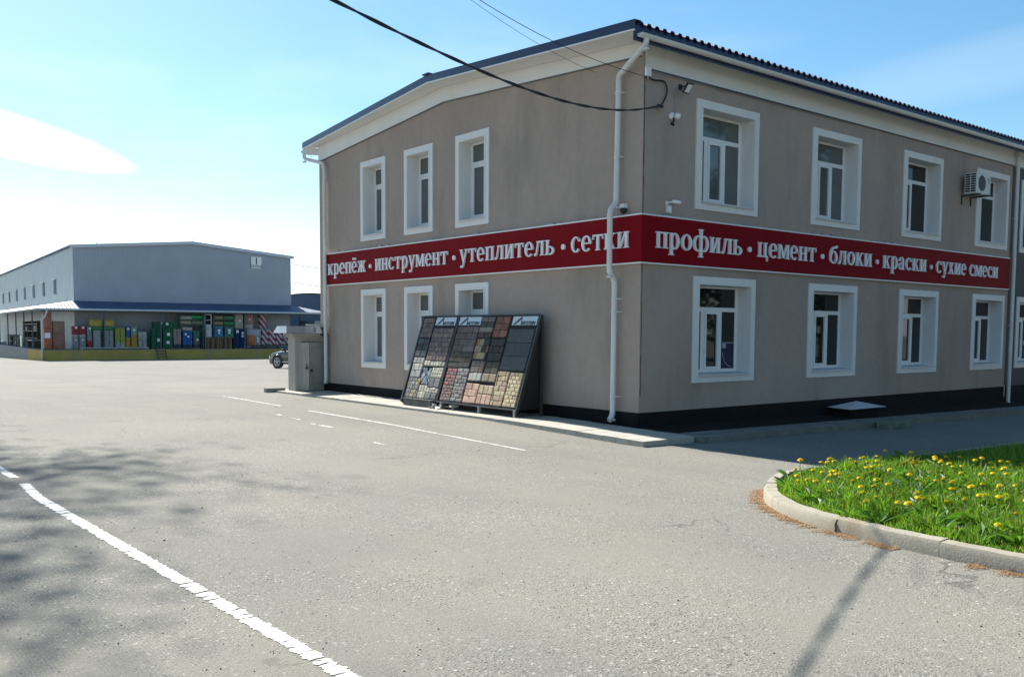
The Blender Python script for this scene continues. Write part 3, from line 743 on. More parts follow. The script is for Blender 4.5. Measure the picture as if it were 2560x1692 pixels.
    downpipe([(-.42, -.46, 6.83), (-.42, -.44, 6.70), (-.12, .50, 6.40), (-.12, .53, 4.12), (-.27, .53, 3.98), (-.27, .53, 2.85), (-.12, .54, 2.70), (-.12, .55, .20), (-.22, .53, .10)],
             [(-.12, .52, 6.1, .12, 0), (-.12, .52, 4.95, .12, 0), (-.12, .54, 2.36, .12, 0), (-.12, .54, 2.12, .12, 0), (-.12, .55, .55, .12, 0)])
    for z in (6.1, 4.95, 2.36, 2.12, .55):
        c = MB(); c.box(-.14, -.0, .44, .452, z-.012, z+.012); c.tube([(-.14, .43, z), (-.14, .46, z)], .012, 6); c.build('bracket', PIPE, BLD)
    downpipe([(-.24, WB+.46, 6.83), (-.24, WB+.44, 6.62), (-.12, 11.98, 6.38), (-.12, 11.92, 6.2), (-.12, 11.92, .36), (-.16, 11.90, .28)],
             [(-.12, 11.92, 5.2, .12, 0), (-.12, 11.92, 2.5, .12, 0), (-.12, 11.92, 2.2, .12, 0), (-.12, 11.92, .9, .12, 0)], .05)
    downpipe([(15.13, -.10, 6.86), (15.13, -.10, 6.5), (15.13, -.10, -.18), (15.13, -.16, -.26)], [(15.13, -.1, 5.0, 0, .1), (15.13, -.1, 2.0, 0, .1)], .05)
    # cracked expansion joint at the corner
    j = MB(); rn = random.Random(4)
    z = .55
    pts = []
    while z < 6.45: pts.append((.035+rn.uniform(-.006, .006), -.004, z)); z += rn.uniform(.05, .18)
    for a, c in zip(pts, pts[1:]): w = rn.uniform(.004, .008); j.box(min(a[0], c[0])-w/2, max(a[0], c[0])+w/2, -.006, .004, a[2]+.001, c[2]-.001)
    j.build('corner_joint', BLACK, BLD)
    # thin conduit at the foot of the long frieze
    c = MB(); c.tube([(.12, -.02, 6.43), (2.0, -.02, 6.43), (2.12, -.03, 6.40), (2.3, -.02, 6.425), (6.8, -.02, 6.43)], .011, 6); c.build('conduit', GALV, BLD, True)
building()

# windows: parts of the building, built once per kind and copied
def window_proto(w, h, kind, pane_mat):
    tw = .155; D = .31
    b = MB()
    # stepped surround
    for (o, i, y0, y1) in ((tw, .028, -.032, .002), (.026, 0, -.044, .002)):
        b.box(-o, -i, y0, y1, -o, h+o); b.box(w+i, w+o, y0, y1, -o, h+o)
        b.box(-i, w+i, y0, y1, h+i, h+o); b.box(-i, w+i, y0, y1, -o, -i)
    # reveals
    b.quad((0, .002, 0), (0, D+.05, 0), (0, D+.05, h), (0, .002, h)); b.quad((w, D+.05, 0), (w, .002, 0), (w, .002, h), (w, D+.05, h))
    b.quad((0, .002, h), (0, D+.05, h), (w, D+.05, h), (w, .002, h)); b.quad((0, D+.05, 0), (0, .002, 0), (w, .002, 0), (w, D+.05, 0))
    win = b.build('window', WHITE, BLD)
    f = MB(); g = MB(); fb = .06
    f.box(0, w, D, D+.06, 0, .085); f.box(0, w, D, D+.06, h-.045, h); f.box(0, fb, D, D+.06, .085, h-.045); f.box(w-fb, w, D, D+.06, .085, h-.045)
    zt = h*.735
    f.box(fb, w-fb, D+.003, D+.057, zt-.042, zt+.042)
    panes = [(fb, w-fb, zt+.042, h-.045)]
    if kind == 'long':
        xs = [fb, .475, .585, 1.02, 1.13, w-fb]
        f.box(xs[1], xs[2], D+.006, D+.054, .085, zt-.042); f.box(xs[3], xs[4], D+.006, D+.054, .085, zt-.042)
        panes += [(xs[0], xs[1], .085, zt-.042), (xs[4], xs[5], .085, zt-.042)]
        cx0, cx1 = xs[2], xs[3]
    elif kind == 'double':
        xs = [fb, .80, .87, w-fb]
        f.box(xs[1], xs[2], D+.006, D+.054, .085, zt-.042); panes += [(xs[2], xs[3], .085, zt-.042)]; cx0, cx1 = xs[0], xs[1]
    else:
        xs = [fb, .545, .61, w-fb]
        f.box(xs[1], xs[2], D+.006, D+.054, .085, zt-.042); panes += [(xs[2], xs[3], .085, zt-.042)]; cx0, cx1 = xs[0], xs[1]
    f.build('window_frame', PVC, win)
    # opening casement, slightly proud
    c = MB(); k = .05
    z0, z1 = .085, zt-.042
    c.box(cx0, cx0+k, D-.015, D+.045, z0, z1); c.box(cx1-k, cx1, D-.015, D+.045, z0, z1); c.box(cx0+k, cx1-k, D-.015, D+.045, z0, z0+k); c.box(cx0+k, cx1-k, D-.015, D+.045, z1-k, z1)
    c.build('casement', PVC, win); panes.append((cx0+k, cx1-k, z0+k, z1-k))
    for (a, e, z0, z1) in panes:
        g = MB(); g.box(a+.006, e-.006, D+.022, D+.034, z0+.006, z1-.006); g.build('pane', pane_mat, win)
        q = MB()
        for bx in ((a, a+.006, z0, z1), (e-.006, e, z0, z1), (a+.006, e-.006, z0, z0+.006), (a+.006, e-.006, z1-.006, z1)): q.box(bx[0], bx[1], D+.018, D+.036, bx[2], bx[3])
        q.build('gasket', GASKET, win)
    s = MB(); s.hexa([(.005, -.065, -.012), (w-.005, -.065, -.012), (w-.005, D-.002, .02), (.005, D-.002, .02), (.005, -.065, -.004), (w-.005, -.065, -.004), (w-.005, D-.002, .028), (.005, D-.002, .028)])
    s.box(.005, w-.005, -.068, -.063, -.034, -.006); s.build('sill', SILL, win)
    return win
def put_win(proto, first, loc, rz, label=None):
    o = proto if first else copy_tree(proto, BLD)
    o.location = loc; o.rotation_euler = (0, 0, rz); return o
wl = window_proto(LW, ZL[1]-ZL[0], 'long', GLASS); wu = window_proto(LW, ZU[1]-ZU[0], 'long', GLASSB); wd = window_proto(LW, ZU[1]-ZU[0], 'double', GLASS)
gl = window_proto(GW, ZL[1]-ZL[0], 'gable', GLASSB); gu = window_proto(GW, ZU[1]-ZU[0], 'gable', GLASSB)
for i, x in enumerate(LX):
    put_win(wl, i == 0, (x, 0, ZL[0]), 0)
put_win(wu, True, (LX[0], 0, ZU[0]), 0); put_win(wu, False, (LX[1], 0, ZU[0]), 0)
put_win(wd, True, (LX[2], 0, ZU[0]), 0); put_win(wd, False, (LX[3], 0, ZU[0]), 0)
for i, y in enumerate(GY):
    put_win(gl, i == 0, (0, y, ZL[0]), -math.pi/2); put_win(gu, i == 0, (0, y, ZU[0]), -math.pi/2)
def window_extras():
    # things seen behind single panes: a dark blue poster, a blind, a curtain edge
    m = MB(); m.box(1.16, 1.53, .318, .329, .10, .62); m.build('poster', mat('poster_blue', (.006, .012, .05), .4), wl)
    m = MB(); m.box(1.15, 1.54, .314, .3175, .605, .62); m.box(1.165, 1.28, .314, .3175, .50, .60)
    pts = [(1.18+.30*(1-math.cos(a)), .42-.30*math.sin(a)) for a in np.linspace(0, 1.5, 9)]
    m.tube([(x, .316, z) for x, z in pts], .008, 5); m.build('poster_print', mat('poster_pale', (.35, .37, .42), .5), wl)
window_extras()

# neighbouring wing at the right edge
def wing():
    t = thing('annex_building', 'darker grey plastered annex adjoining the beige building behind the right downpipe', 'building', (15.2, .06, 0))
    b = MB(); hs = [0, .72, 2.33, 4]; zs = [ZP, *ZL, *ZU, 6.9]
    grid_wall(b, hs, zs, [(.72, 2.33, *ZL), (.72, 2.33, *ZU)], lambda h, z: (h, 0, z))
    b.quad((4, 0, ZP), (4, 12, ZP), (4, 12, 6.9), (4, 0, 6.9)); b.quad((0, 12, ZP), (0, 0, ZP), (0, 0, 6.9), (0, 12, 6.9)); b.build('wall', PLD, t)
    p = MB(); p.quad((0, -.012, -1), (4, -.012, -1), (4, -.012, ZP), (0, -.012, ZP)); p.quad((0, -.012, ZP), (4, -.012, ZP), (4, .02, ZP), (0, .02, ZP)); p.build('plinth', PLINTH, t)
    f = MB(); f.box(0, 4, -.09, 0, 6.47, 6.87); f.build('frieze', WHITE, t)
    for z in (ZL, ZU):
        o = copy_tree(wl if z is ZL else wd, t); o.location = (.72, 0, z[0])
wing()

# ------------------------------------------------------------------ fascia signs with their lettering
class Glyphs:
    S = .20; T = .085; SF = .075
    def __init__(s): s.p = []                     # list of polygons (glyph units, x-height = 1)
    def rect(s, x0, y0, x1, y1): s.p.append([(x0, y0), (x1, y0), (x1, y1), (x0, y1)])
    def stem(s, x, y0=0, y1=1, w=None, top=True, bot=True, ov=.10):
        w = w or s.S; s.rect(x, y0, x+w, y1)
        if bot: s.serif(x-ov, x+w+ov, y0, 1)
        if top: s.serif(x-ov, x+w+ov, y1, -1)
    def serif(s, x0, x1, y, d):
        a = s.SF*d; s.p.append([(x0, y), (x1, y), (x1-.03, y+a), (x0+.03, y+a)] if d > 0 else [(x0+.03, y+a), (x1-.03, y+a), (x1, y), (x0, y)])
    def diag(s, xa, ya, xb, yb, w): s.p.append([(xa, ya), (xa+w, ya), (xb+w, yb), (xb, yb)] if ya < yb else [(xb, yb), (xb+w, yb), (xa+w, ya), (xa, ya)])
    def arc(s, cx, cy, rx, ry, wx, wy, a0=0, a1=360, n=22):
        pts = []
        for k in range(n):
            A = R(a0+(a1-a0)*k/n); B = R(a0+(a1-a0)*(k+1)/n)
            s.p.append([(cx+(rx-wx)*math.cos(A), cy+(ry-wy)*math.sin(A)), (cx+rx*math.cos(A), cy+ry*math.sin(A)), (cx+rx*math.cos(B), cy+ry*math.sin(B)), (cx+(rx-wx)*math.cos(B), cy+(ry-wy)*math.sin(B))])
    def disc(s, cx, cy, rx, ry, n=16): s.p.append([(cx+rx*math.cos(2*math.pi*k/n), cy+ry*math.sin(2*math.pi*k/n)) for k in range(n)])
def glyph(ch):
    g = Glyphs(); S = g.S; T = g.T
    if ch == 'к':
        g.stem(.1); g.diag(.30, .44, .66, 1.0, .13); g.diag(.36, .58, .66, 0, .21); g.serif(.62, .92, 1, -1); g.serif(.60, .96, 0, 1); g.rect(.28, .44, .42, .56); w = .98
    elif ch == 'р':
        g.stem(.1, -.38, 1.0, top=False); g.rect(0, .93, .2, 1.0); g.arc(.46, .5, .38, .52, S, T, -140, 150); w = .92
    elif ch in 'её':
        g.arc(.44, .5, .42, .52, S, T, 0, 318); g.rect(.2, .47, .84, .56)
        if ch == 'ё': g.disc(.27, 1.24, .1, .1); g.disc(.62, 1.24, .1, .1)
        w = .90
    elif ch == 'п':
        g.stem(.1); g.stem(.66); g.rect(.1, .90, .86, 1.0); w = .98
    elif ch == 'ж':
        g.stem(.52); g.diag(.70, .44, 1.0, 1.0, .13); g.diag(.74, .58, .98, 0, .2); g.diag(.42, .44, .1, 1.0, .13); g.diag(.30, .58, .06, 0, .2)
        g.rect(.42, .44, .8, .55); g.serif(.0, .3, 1, -1); g.serif(.94, 1.24, 1, -1); g.serif(-.02, .32, 0, 1); g.serif(.92, 1.26, 0, 1); w = 1.26
    elif ch == 'и':
        g.stem(.1); g.stem(.66); g.diag(.26, .10, .60, .92, .12); w = .98
    elif ch == 'н':
        g.stem(.1); g.stem(.66); g.rect(.28, .46, .7, .56); w = .98
    elif ch == 'с':
        g.arc(.44, .5, .42, .52, S, T, 38, 322); g.disc(.73, .79, .1, .11); w = .86
    elif ch == 'т':
        g.stem(.36, top=False); g.rect(.02, .90, .90, 1.0); g.rect(.02, .70, .09, .92); g.rect(.83, .70, .90, .92); w = .93
    elif ch == 'у':
        g.diag(.40, .0, .06, 1.0, .21); g.diag(.30, -.34, .72, 1.0, .12); g.serif(-.02, .36, 1, -1); g.serif(.60, .94, 1, -1); g.disc(.20, -.29, .11, .1); g.rect(.2, -.38, .36, -.29); w = .94
    elif ch == 'м':
        g.stem(.08, w=.12); g.stem(.92); g.diag(.50, .05, .14, 1.0, .2); g.diag(.50, .05, .88, 1.0, .12); w = 1.22
    elif ch == 'л':
        g.stem(.66); g.rect(.26, .90, .86, 1.0); g.diag(.14, .06, .32, .95, .11); g.disc(.1, .08, .1, .1); w = .98
    elif ch == 'ь':
        g.stem(.1); g.arc(.44, .28, .40, .30, S, T, -118, 118); g.rect(.2, .50, .5, .58); g.rect(.2, 0, .48, .08); w = .90
    elif ch == 'о':
        g.arc(.46, .5, .44, .52, S, T); w = .94
    elif ch == 'ф':
        g.stem(.58, -.38, 1.42); g.arc(.42, .5, .40, .52, S, T, 40, 320); g.arc(.94, .5, .40, .52, S, T, -140, 140); w = 1.38
    elif ch == 'ц':
        g.stem(.1, bot=False); g.stem(.66, bot=False); g.rect(.0, 0, 1.0, .1); g.rect(.91, -.26, 1.0, .04); w = 1.06
    elif ch == 'б':
        g.arc(.47, .46, .44, .48, S, T); g.arc(.62, .66, .58, .62, .14, .17, 96, 180, 12); g.rect(.56, 1.13, .82, 1.28); g.disc(.82, 1.26, .09, .10); w = .96
    elif ch == 'а':
        g.stem(.52, 0, .80, top=False); g.arc(.40, .72, .32, .30, .2, T, 0, 150, 12); g.disc(.15, .76, .1, .1); g.arc(.32, .27, .30, .29, .18, T, 60, 330); g.rect(.32, .48, .55, .56); w = .90
    elif ch == 'х':
        g.diag(.60, 0, .06, 1.0, .22); g.diag(.10, 0, .66, 1.0, .11); g.serif(-.02, .38, 1, -1); g.serif(.56, .90, 1, -1); g.serif(-.02, .32, 0, 1); g.serif(.52, .94, 0, 1); w = .95
    elif ch == ' ': w = .45
    else: w = .5
    return g.p, w
def word_mesh(word, x0, x1, zb, xh, depth=.035, rim=0.0):
    # lays the word between x0 and x1 (local sign x), baseline zb; y = 0 is the sign face
    gs = [glyph(c) for c in word]; tr = .07; tot = sum(w for _, w in gs)+tr*(len(gs)-1); k = (x1-x0)/tot; cx = x0; n = 0; out = []
    for (ps, w) in gs:
        b = MB()
        for p in ps:
            d = depth-rim*.02+.0004*(n % 11); n += 1
            pts = [(cx+px*k, zb+pz*xh) for px, pz in p]
            b.prism(pts, d)
        cx += (w+tr)*k
        if ps: out.append(b)
    return out
def sign(name, label, L0, L1, words, dots, to_world, seams):
    t = thing(name, label, 'shop sign', *to_world, 'red fascia signs')
    b = MB(); cuts = [L0]+seams+[L1]
    for a, c in zip(cuts, cuts[1:]): b.box(a+.0015, c-.0015, 0, .075, 3.015, 3.855)
    b.build('sign_panel', RED, t)
    e = MB(); e.box(L0, L1, -.006, .078, 3.857, 3.882); e.box(L0, L1, -.006, .078, 2.988, 3.013); e.build('sign_edge', PVC, t)
    for w, a, c in words:
        for l in word_mesh(w, a, c, 3.285, .295): l.build('letter', LETTER, t)
    for d in dots:
        m = MB(); m.lathe([(.055, 0), (.055, .035)], (d, 0, 3.415), (0, -1, 0), 18); m.build('dot', LETTER, t)
    rn = random.Random(len(words)); x = L0+.6
    while x < L1-.4:
        k = MB(); k.box(x, x+rn.uniform(.1, .3), .02, .06, 3.883, 3.883+rn.uniform(.015, .04)); x += rn.choice((.35, 1.9, 2.4)); k.build('sign_bracket', GALV, t)
    return t
# gable sign: local x = WB' - y, facing -x
GS = 12.0
wl_ = [('крепёж', 11.78, 9.70), ('инструмент', 9.22, 5.95), ('утеплитель', 5.48, 2.24), ('сетки', 1.76, .20)]
sign('fascia_sign', 'long red fascia sign on the gable listing fasteners, tools and insulation in white Cyrillic letters', 0, GS+.082, [(w, GS-a, GS-c) for w, a, c in wl_],
     [GS-d for d in (9.47, 5.71, 1.99)], ((-.08, GS, 0), -math.pi/2), [GS-9.35, GS-6.55, GS-3.9])
wr_ = [('профиль', .28, 2.82), ('цемент', 3.32, 5.38), ('блоки', 5.89, 7.64), ('краски', 8.13, 10.18), ('сухие смеси', 10.68, 14.14)]
sign('fascia_sign', 'long red fascia sign on the shaded window wall listing profiles, cement, blocks in white letters', -.075, 14.92, wr_, [3.05, 5.63, 7.88, 10.43], ((0, -.08, 0), 0), [4.2, 8.4, 12.3])

# ------------------------------------------------------------------ fittings on the walls
def fittings():
    # floodlight
    t = thing('floodlight', 'square black framed floodlight jutting from the long wall under the white frieze', 'floodlight', (.95, 0, 6.26))
    def q(c, hx, hz, th, ax, az):
        n = ax.cross(az); return [c-ax*hx-az*hz-n*th, c+ax*hx-az*hz-n*th, c+ax*hx+az*hz-n*th, c-ax*hx+az*hz-n*th, c-ax*hx-az*hz+n*th, c+ax*hx-az*hz+n*th, c+ax*hx+az*hz+n*th, c-ax*hx+az*hz+n*th]
    ax = Vector((.86, .25, .1)).normalized(); az = Vector((.35, -.45, .8)); az = (az-ax*az.dot(ax)).normalized(); c = Vector((-.06, -.27, -.06))
    m = MB(); m.hexa(q(c, .12, .10, .018, ax, az)); m.build('housing', BLACK, t)
    n = ax.cross(az); sg = -1 if n.y > 0 else 1
    m = MB(); m.hexa(q(c+n*sg*.019, .095, .075, .003, ax, az)); m.build('lens', PVC, t)
    m = MB(); m.tube([(.03, 0, .02), (.03, -.1, .02), (-.05, -.22, -.05)], .013, 8); m.box(-.01, .07, -.02, 0, -.03, .07); m.build('bracket', BLACK, t)
    m = MB(); m.tube([(.0, -.01, 0), (-.12, -.012, -.04), (-.13, -.012, -.5)], .004, 5); m.build('wire', GALV, t)
    # cameras
    t = thing('security_camera', 'round white security camera with dangling black spotlight above the red sign', 'camera', (.75, 0, 5.72), 0, 'security cameras on the building')
    m = MB(); m.lathe([(.07, 0), (.075, .03), (.05, .06)], (0, 0, 0), (0, -1, 0), 16); m.build('base', PVC, t, True)
    m = MB(); m.lathe([(.01, -.06), (.045, -.05), (.06, -.02), (.06, .02), (.045, .05), (.01, .06)], (.05, -.11, -.01), (.5, -.8, -.2), 14); m.build('housing', PVC, t, True)
    m = MB(); m.tube([(-.01, -.07, -.05), (-.04, -.1, -.12)], .018, 8); m.hexa([(-.15, -.16, -.16), (-.10, -.18, -.20), (-.06, -.1, -.21), (-.11, -.08, -.17), (-.15, -.16, -.14), (-.10, -.18, -.18), (-.06, -.1, -.19), (-.11, -.08, -.15)]); m.build('spotlight', BLACK, t)
    t = thing('security_camera', 'white bullet security camera on a wall box just above the red sign', 'camera', (.68, 0, 4.05), 0, 'security cameras on the building')
    m = MB(); m.box(-.03, .06, -.06, 0, -.10, .03); m.build('junction_box', PVC, t)
    m = MB(); m.tube([(.0, 0, .08), (.0, -.08, .09), (.05, -.10, .10)], .016, 8); m.lathe([(.045, 0), (.045, .012)], (0, 0, .08), (0, -1, 0), 14); m.build('bracket', PVC, t, True)
    m = MB(); m.lathe([(.03, -.08), (.034, -.07), (.034, .08), (.028, .085)], (.11, -.13, .10), (.85, -.45, -.12), 14); m.build('housing', PVC, t, True)
    m = MB(); m.lathe([(.022, 0), (.022, .004)], Vector((.11, -.13, .10))+Vector((.85, -.45, -.12)).normalized()*.085, (.85, -.45, -.12), 14); m.build('lens', BLACK, t)
    t = thing('security_camera', 'small dome camera behind the bend of the white downpipe on the gable', 'camera', (0, .40, 4.02), 0, 'security cameras on the building')
    m = MB(); m.box(-.10, 0, -.05, .06, -.01, .07); m.build('base', PVC, t)
    m = MB(); m.lathe([(.062, 0), (.066, -.03), (.055, -.075), (.03, -.10), (.005, -.11)], (-.08, -.02, -.01), (0, 0, 1), 16); m.build('dome', BLACK, t, True)
    # junction box under the frieze at the corner and the cable clamp
    t = thing('junction_box', 'small white junction box at the building corner below the frieze', 'junction box', (.06, 0, 6.40))
    m = MB(); m.bevbox(-.075, .055, -.09, -.031, -.09, .07, .008); m.build('box', PVC, t)
    m = MB(); m.lathe([(.018, 0), (.018, .05)], (0, -.05, -.14), (0, 0, 1), 10); m.build('gland', GALV, t)
    t = thing('cable_clamp', 'metal anchor clamp on the long wall holding the twisted black cable', 'clamp', (.40, 0, 5.84))
    m = MB(); m.box(-.03, .03, -.02, 0, -.06, .05); m.tube([(0, -.02, 0), (0, -.10, -.01)], .01, 6); m.build('anchor', GALV, t)
    m = MB(); m.box(-.13, -.0, -.13, -.08, -.04, .0); m.build('jaw', BLACK, t)
    # air conditioner
    t = thing('air_conditioner', 'white outdoor air conditioner unit on the upper long wall left of the last window', 'air conditioner', (11.94, 0, 5.34))
    m = MB(); m.bevbox(0, .78, -.45, -.13, .02, .55, .015); m.build('casing', mat('ac_white', (.62, .63, .61), .5, 0, .4, .05, 3), t)
    m = MB()
    for i in range(8): m.box(-.004, .004, -.42, -.16, .065+i*.06, .105+i*.06)
    m.build('side_grille', BLACK, t)
    m = MB(); m.box(-.007, -.004, -.30, -.285, .05, .53); m.build('grille_bar', PVC, t)
    m = MB(); m.lathe([(.20, 0), (.20, .008)], (.29, -.447, .29), (0, -1, 0), 28); m.build('fan_grille', mat('fan_dark', (.03, .035, .04), .5), t)
    m = MB()
    for i in range(5): m.tube([(.29+(.03+.034*i)*math.cos(a), -.458, .29+(.03+.034*i)*math.sin(a)) for a in np.linspace(0, 2*math.pi, 20)[:-1]], .003, 4, closed=True)
    m.build('fan_guard', GALV, t)
    m = MB()
    for i in range(3): m.box(.60, .70, -.453, -.449, .34+i*.045, .36+i*.045)
    m.build('vent_slot', BLACK, t)
    m = MB()
    for x in (.12, .62): m.box(x, x+.035, -.5, 0, -.02, .015); m.box(x, x+.035, -.03, 0, -.02, -.22)
    m.build('bracket', STEEL, t)
    m = MB(); m.tube([(.76, -.2, .12), (.86, -.16, .10), (.88, -.03, .05), (.88, .0, .04)], .02, 8); m.build('hose', GALV, t)
fittings()

# ------------------------------------------------------------------ overhead cables
def cables():
    T = np.array([.0, .9, 3.33, 5.73, 7.28, 8.29, 9.15]); Z = np.array([5.80, 5.58, 5.12, 4.93, 4.92, 4.93, 4.92])
    th = R(22); d = (-math.cos(th), -math.sin(th)); co = np.polyfit(T, Z, 3)
    path = []
    for t in np.linspace(0, 9.4, 240):
        path.append((.27+d[0]*t, -.12+d[1]*t, float(np.polyval(co, t))))
    z9 = float(np.polyval(co, 9.4)); sl = float(np.polyval(np.polyder(co), 9.4)); sl = max(sl, .01)
    for t in np.linspace(9.6, 24, 60): path.append((.27+d[0]*t, -.12+d[1]*t, z9+sl*(t-9.4)+.011*(t-9.4)**2))
    t = thing('overhead_cable', 'thick twisted black power cable sagging across the yard to the building corner', 'cable')
    for ph in (0, math.pi):
        m = MB(); pts = []
        for i, p in enumerate(path):
            s = i*.05*3.4+ph; rr = .0095
            pts.append((p[0]-d[1]*rr*math.cos(s), p[1]+d[0]*rr*math.cos(s), p[2]+rr*math.sin(s)))
        m.tube(pts, .0112, 6); m.build('strand', CABLE, t, True)
    m = MB()
    loop = [(.27, -.10, 5.80), (.42, -.07, 5.86), (.50, -.05, 5.96), (.565, -.04, 6.10), (.555, -.04, 6.22), (.50, -.04, 6.285), (.40, -.04, 6.295), (.25, -.045, 6.275), (.16, -.05, 6.28), (.10, -.055, 6.30), (.06, -.05, 6.34)]
    P = smooth_path([(p[0], p[2]) for p in loop], 5)
    m.tube([(p.x, -.05, p.y) for p in P], .015, 7); m.build('loop', CABLE, t, True)
    # thin wires
    def wire(name, lab, pts, r):
        m = MB(); m.tube(pts, r, 5); o = m.build(name, CABLE, None, True); tag(o, lab, 'wire')
    C = Vector((-12.447, -11.718, 1.75))
    def sag(a, b, s, n=40): a, b = Vector(a), Vector(b); return [a.lerp(b, i/n)-Vector((0, 0, 4*s*(i/n)*(1-i/n))) for i in range(n+1)]
    wire('overhead_wire', 'thin black wire running from the top of the picture to the corner junction box', sag((.05, -.05, 6.30), C+Vector((.50, .878, .434))*13, .30), .0055)
    wire('overhead_wire', 'second, thinner wire beside the thin black one, ending on the gable frieze', sag((-.035, 1.2, 6.62), C+Vector((.502, .878, .437))*13.6, .22), .0035)
cables()

# ------------------------------------------------------------------ paving sample racks
B0 = Vector((-.9, 0, .2)); E0 = Vector((.63, 0, 1.88)).normalized(); N0 = Vector((-E0.z, 0, E0.x))
def W3(y, v, w=0): return B0+E0*v+N0*w+Vector((0, y, 0))
def slab(m, y0, y1, v0, v1, w0, w1, col=None, mi=0):
    # y0 > y1 seen left to right
    p = [W3(y0, v0, w0), W3(y1, v0, w0), W3(y1, v1, w0), W3(y0, v1, w0), W3(y0, v0, w1), W3(y1, v0, w1), W3(y1, v1, w1), W3(y0, v1, w1)]
    m.hexa(p, mi, col)
def tile(m, y0, y1, v0, v1, w, col):
    b = min(.012, abs(y0-y1)*.16, abs(v1-v0)*.16)
    vs = [W3(y0, v0, .0), W3(y1, v0, 0), W3(y1, v1, 0), W3(y0, v1, 0)]+[W3(y0, v0, w-b*.6), W3(y1, v0, w-b*.6), W3(y1, v1, w-b*.6), W3(y0, v1, w-b*.6)]+[W3(y0-b, v0+b, w), W3(y1+b, v0+b, w), W3(y1+b, v1-b, w), W3(y0-b, v1-b, w)]
    m.add(vs, [(0, 1, 5, 4), (1, 2, 6, 5), (2, 3, 7, 6), (3, 0, 4, 7), (4, 5, 9, 8), (5, 6, 10, 9), (6, 7, 11, 10), (7, 4, 8, 11), (8, 9, 10, 11)], 0, col)
PALS = dict(
    mauve=[(.16, .125, .12), (.19, .14, .13), (.14, .11, .11), (.21, .16, .145)], grey=[(.16, .17, .165), (.19, .195, .185), (.13, .14, .14)],
    brownm=[(.15, .12, .11), (.19, .15, .13), (.13, .10, .095), (.17, .12, .105)], rosy=[(.25, .17, .14), (.21, .16, .14), (.17, .13, .125), (.28, .19, .15), (.19, .15, .14)],
    olive=[(.10, .085, .06), (.12, .10, .065), (.09, .08, .062)], slate=[(.07, .085, .09), (.085, .10, .105), (.06, .07, .075)],
    charcoal=[(.055, .055, .06), (.065, .06, .062), (.05, .05, .052)], brick=[(.26, .10, .07), (.29, .12, .08), (.23, .09, .065)],
    red=[(.33, .10, .09), (.30, .09, .085), (.16, .13, .12)], cream=[(.52, .46, .33), (.47, .42, .31), (.56, .51, .38)], mixg=[(.40, .38, .33), (.33, .32, .28), (.45, .42, .35), (.28, .27, .25)],
    ytan=[(.50, .38, .20), (.55, .43, .23), (.46, .33, .18), (.42, .28, .17)], sand=[(.55, .42, .22), (.50, .37, .20), (.60, .47, .26)], peach=[(.55, .31, .20), (.50, .29, .20), (.58, .35, .22)],
    tan=[(.30, .235, .13), (.27, .21, .12), (.33, .25, .14)], stripe=[(.20, .17, .15), (.075, .065, .055), (.25, .22, .17), (.11, .055, .05)], patch=[(.36, .16, .08), (.40, .31, .15), (.05, .055, .06), (.34, .27, .14), (.055, .055, .058), (.33, .14, .08)],
    ygrey=[(.25, .235, .22), (.22, .21, .20), (.50, .37, .13), (.27, .25, .235)], redbr=[(.24, .15, .13), (.28, .16, .14), (.21, .15, .14)], gmix=[(.22, .215, .20), (.26, .24, .22), (.19, .17, .16), (.24, .18, .17)])
for _k in PALS: PALS[_k] = [tuple(1.02*(.78*c+.22*(sum(col)/3)) for c in col) for col in PALS[_k]]
# (y_left, y_right, v_bottom, v_top, rows, cols, bond, palette, thickness)
RACK1 = [(6.60, 6.16, 1.47, 1.94, 4, 3, 0, 'mauve', .03), (6.58, 6.13, 1.0, 1.44, 3, 2, 0, 'slate', .035), (6.56, 6.12, .83, .97, 1, 3, 0, 'mixg', .04),
         (6.08, 5.29, .92, 1.69, 7, 6, 1, 'rosy', .035), (6.08, 5.28, .79, .91, 1, 7, 0, 'cream', .035), (6.54, 6.12, .50, .82, 2, 2, 1, 'mixg', .045), (6.53, 6.05, .02, .49, 5, 4, 2, 'ygrey', .04),
         (6.04, 5.72, .02, .33, 2, 3, 0, 'cream', .035), (5.70, 5.27, .52, .76, 3, 5, 0, 'cream', .035), (5.70, 5.27, .30, .51, 1, 2, 0, 'grey', .04), (5.70, 5.27, .17, .29, 2, 4, 0, 'cream', .035), (5.70, 5.27, .02, .16, 1, 2, 0, 'grey', .04)]
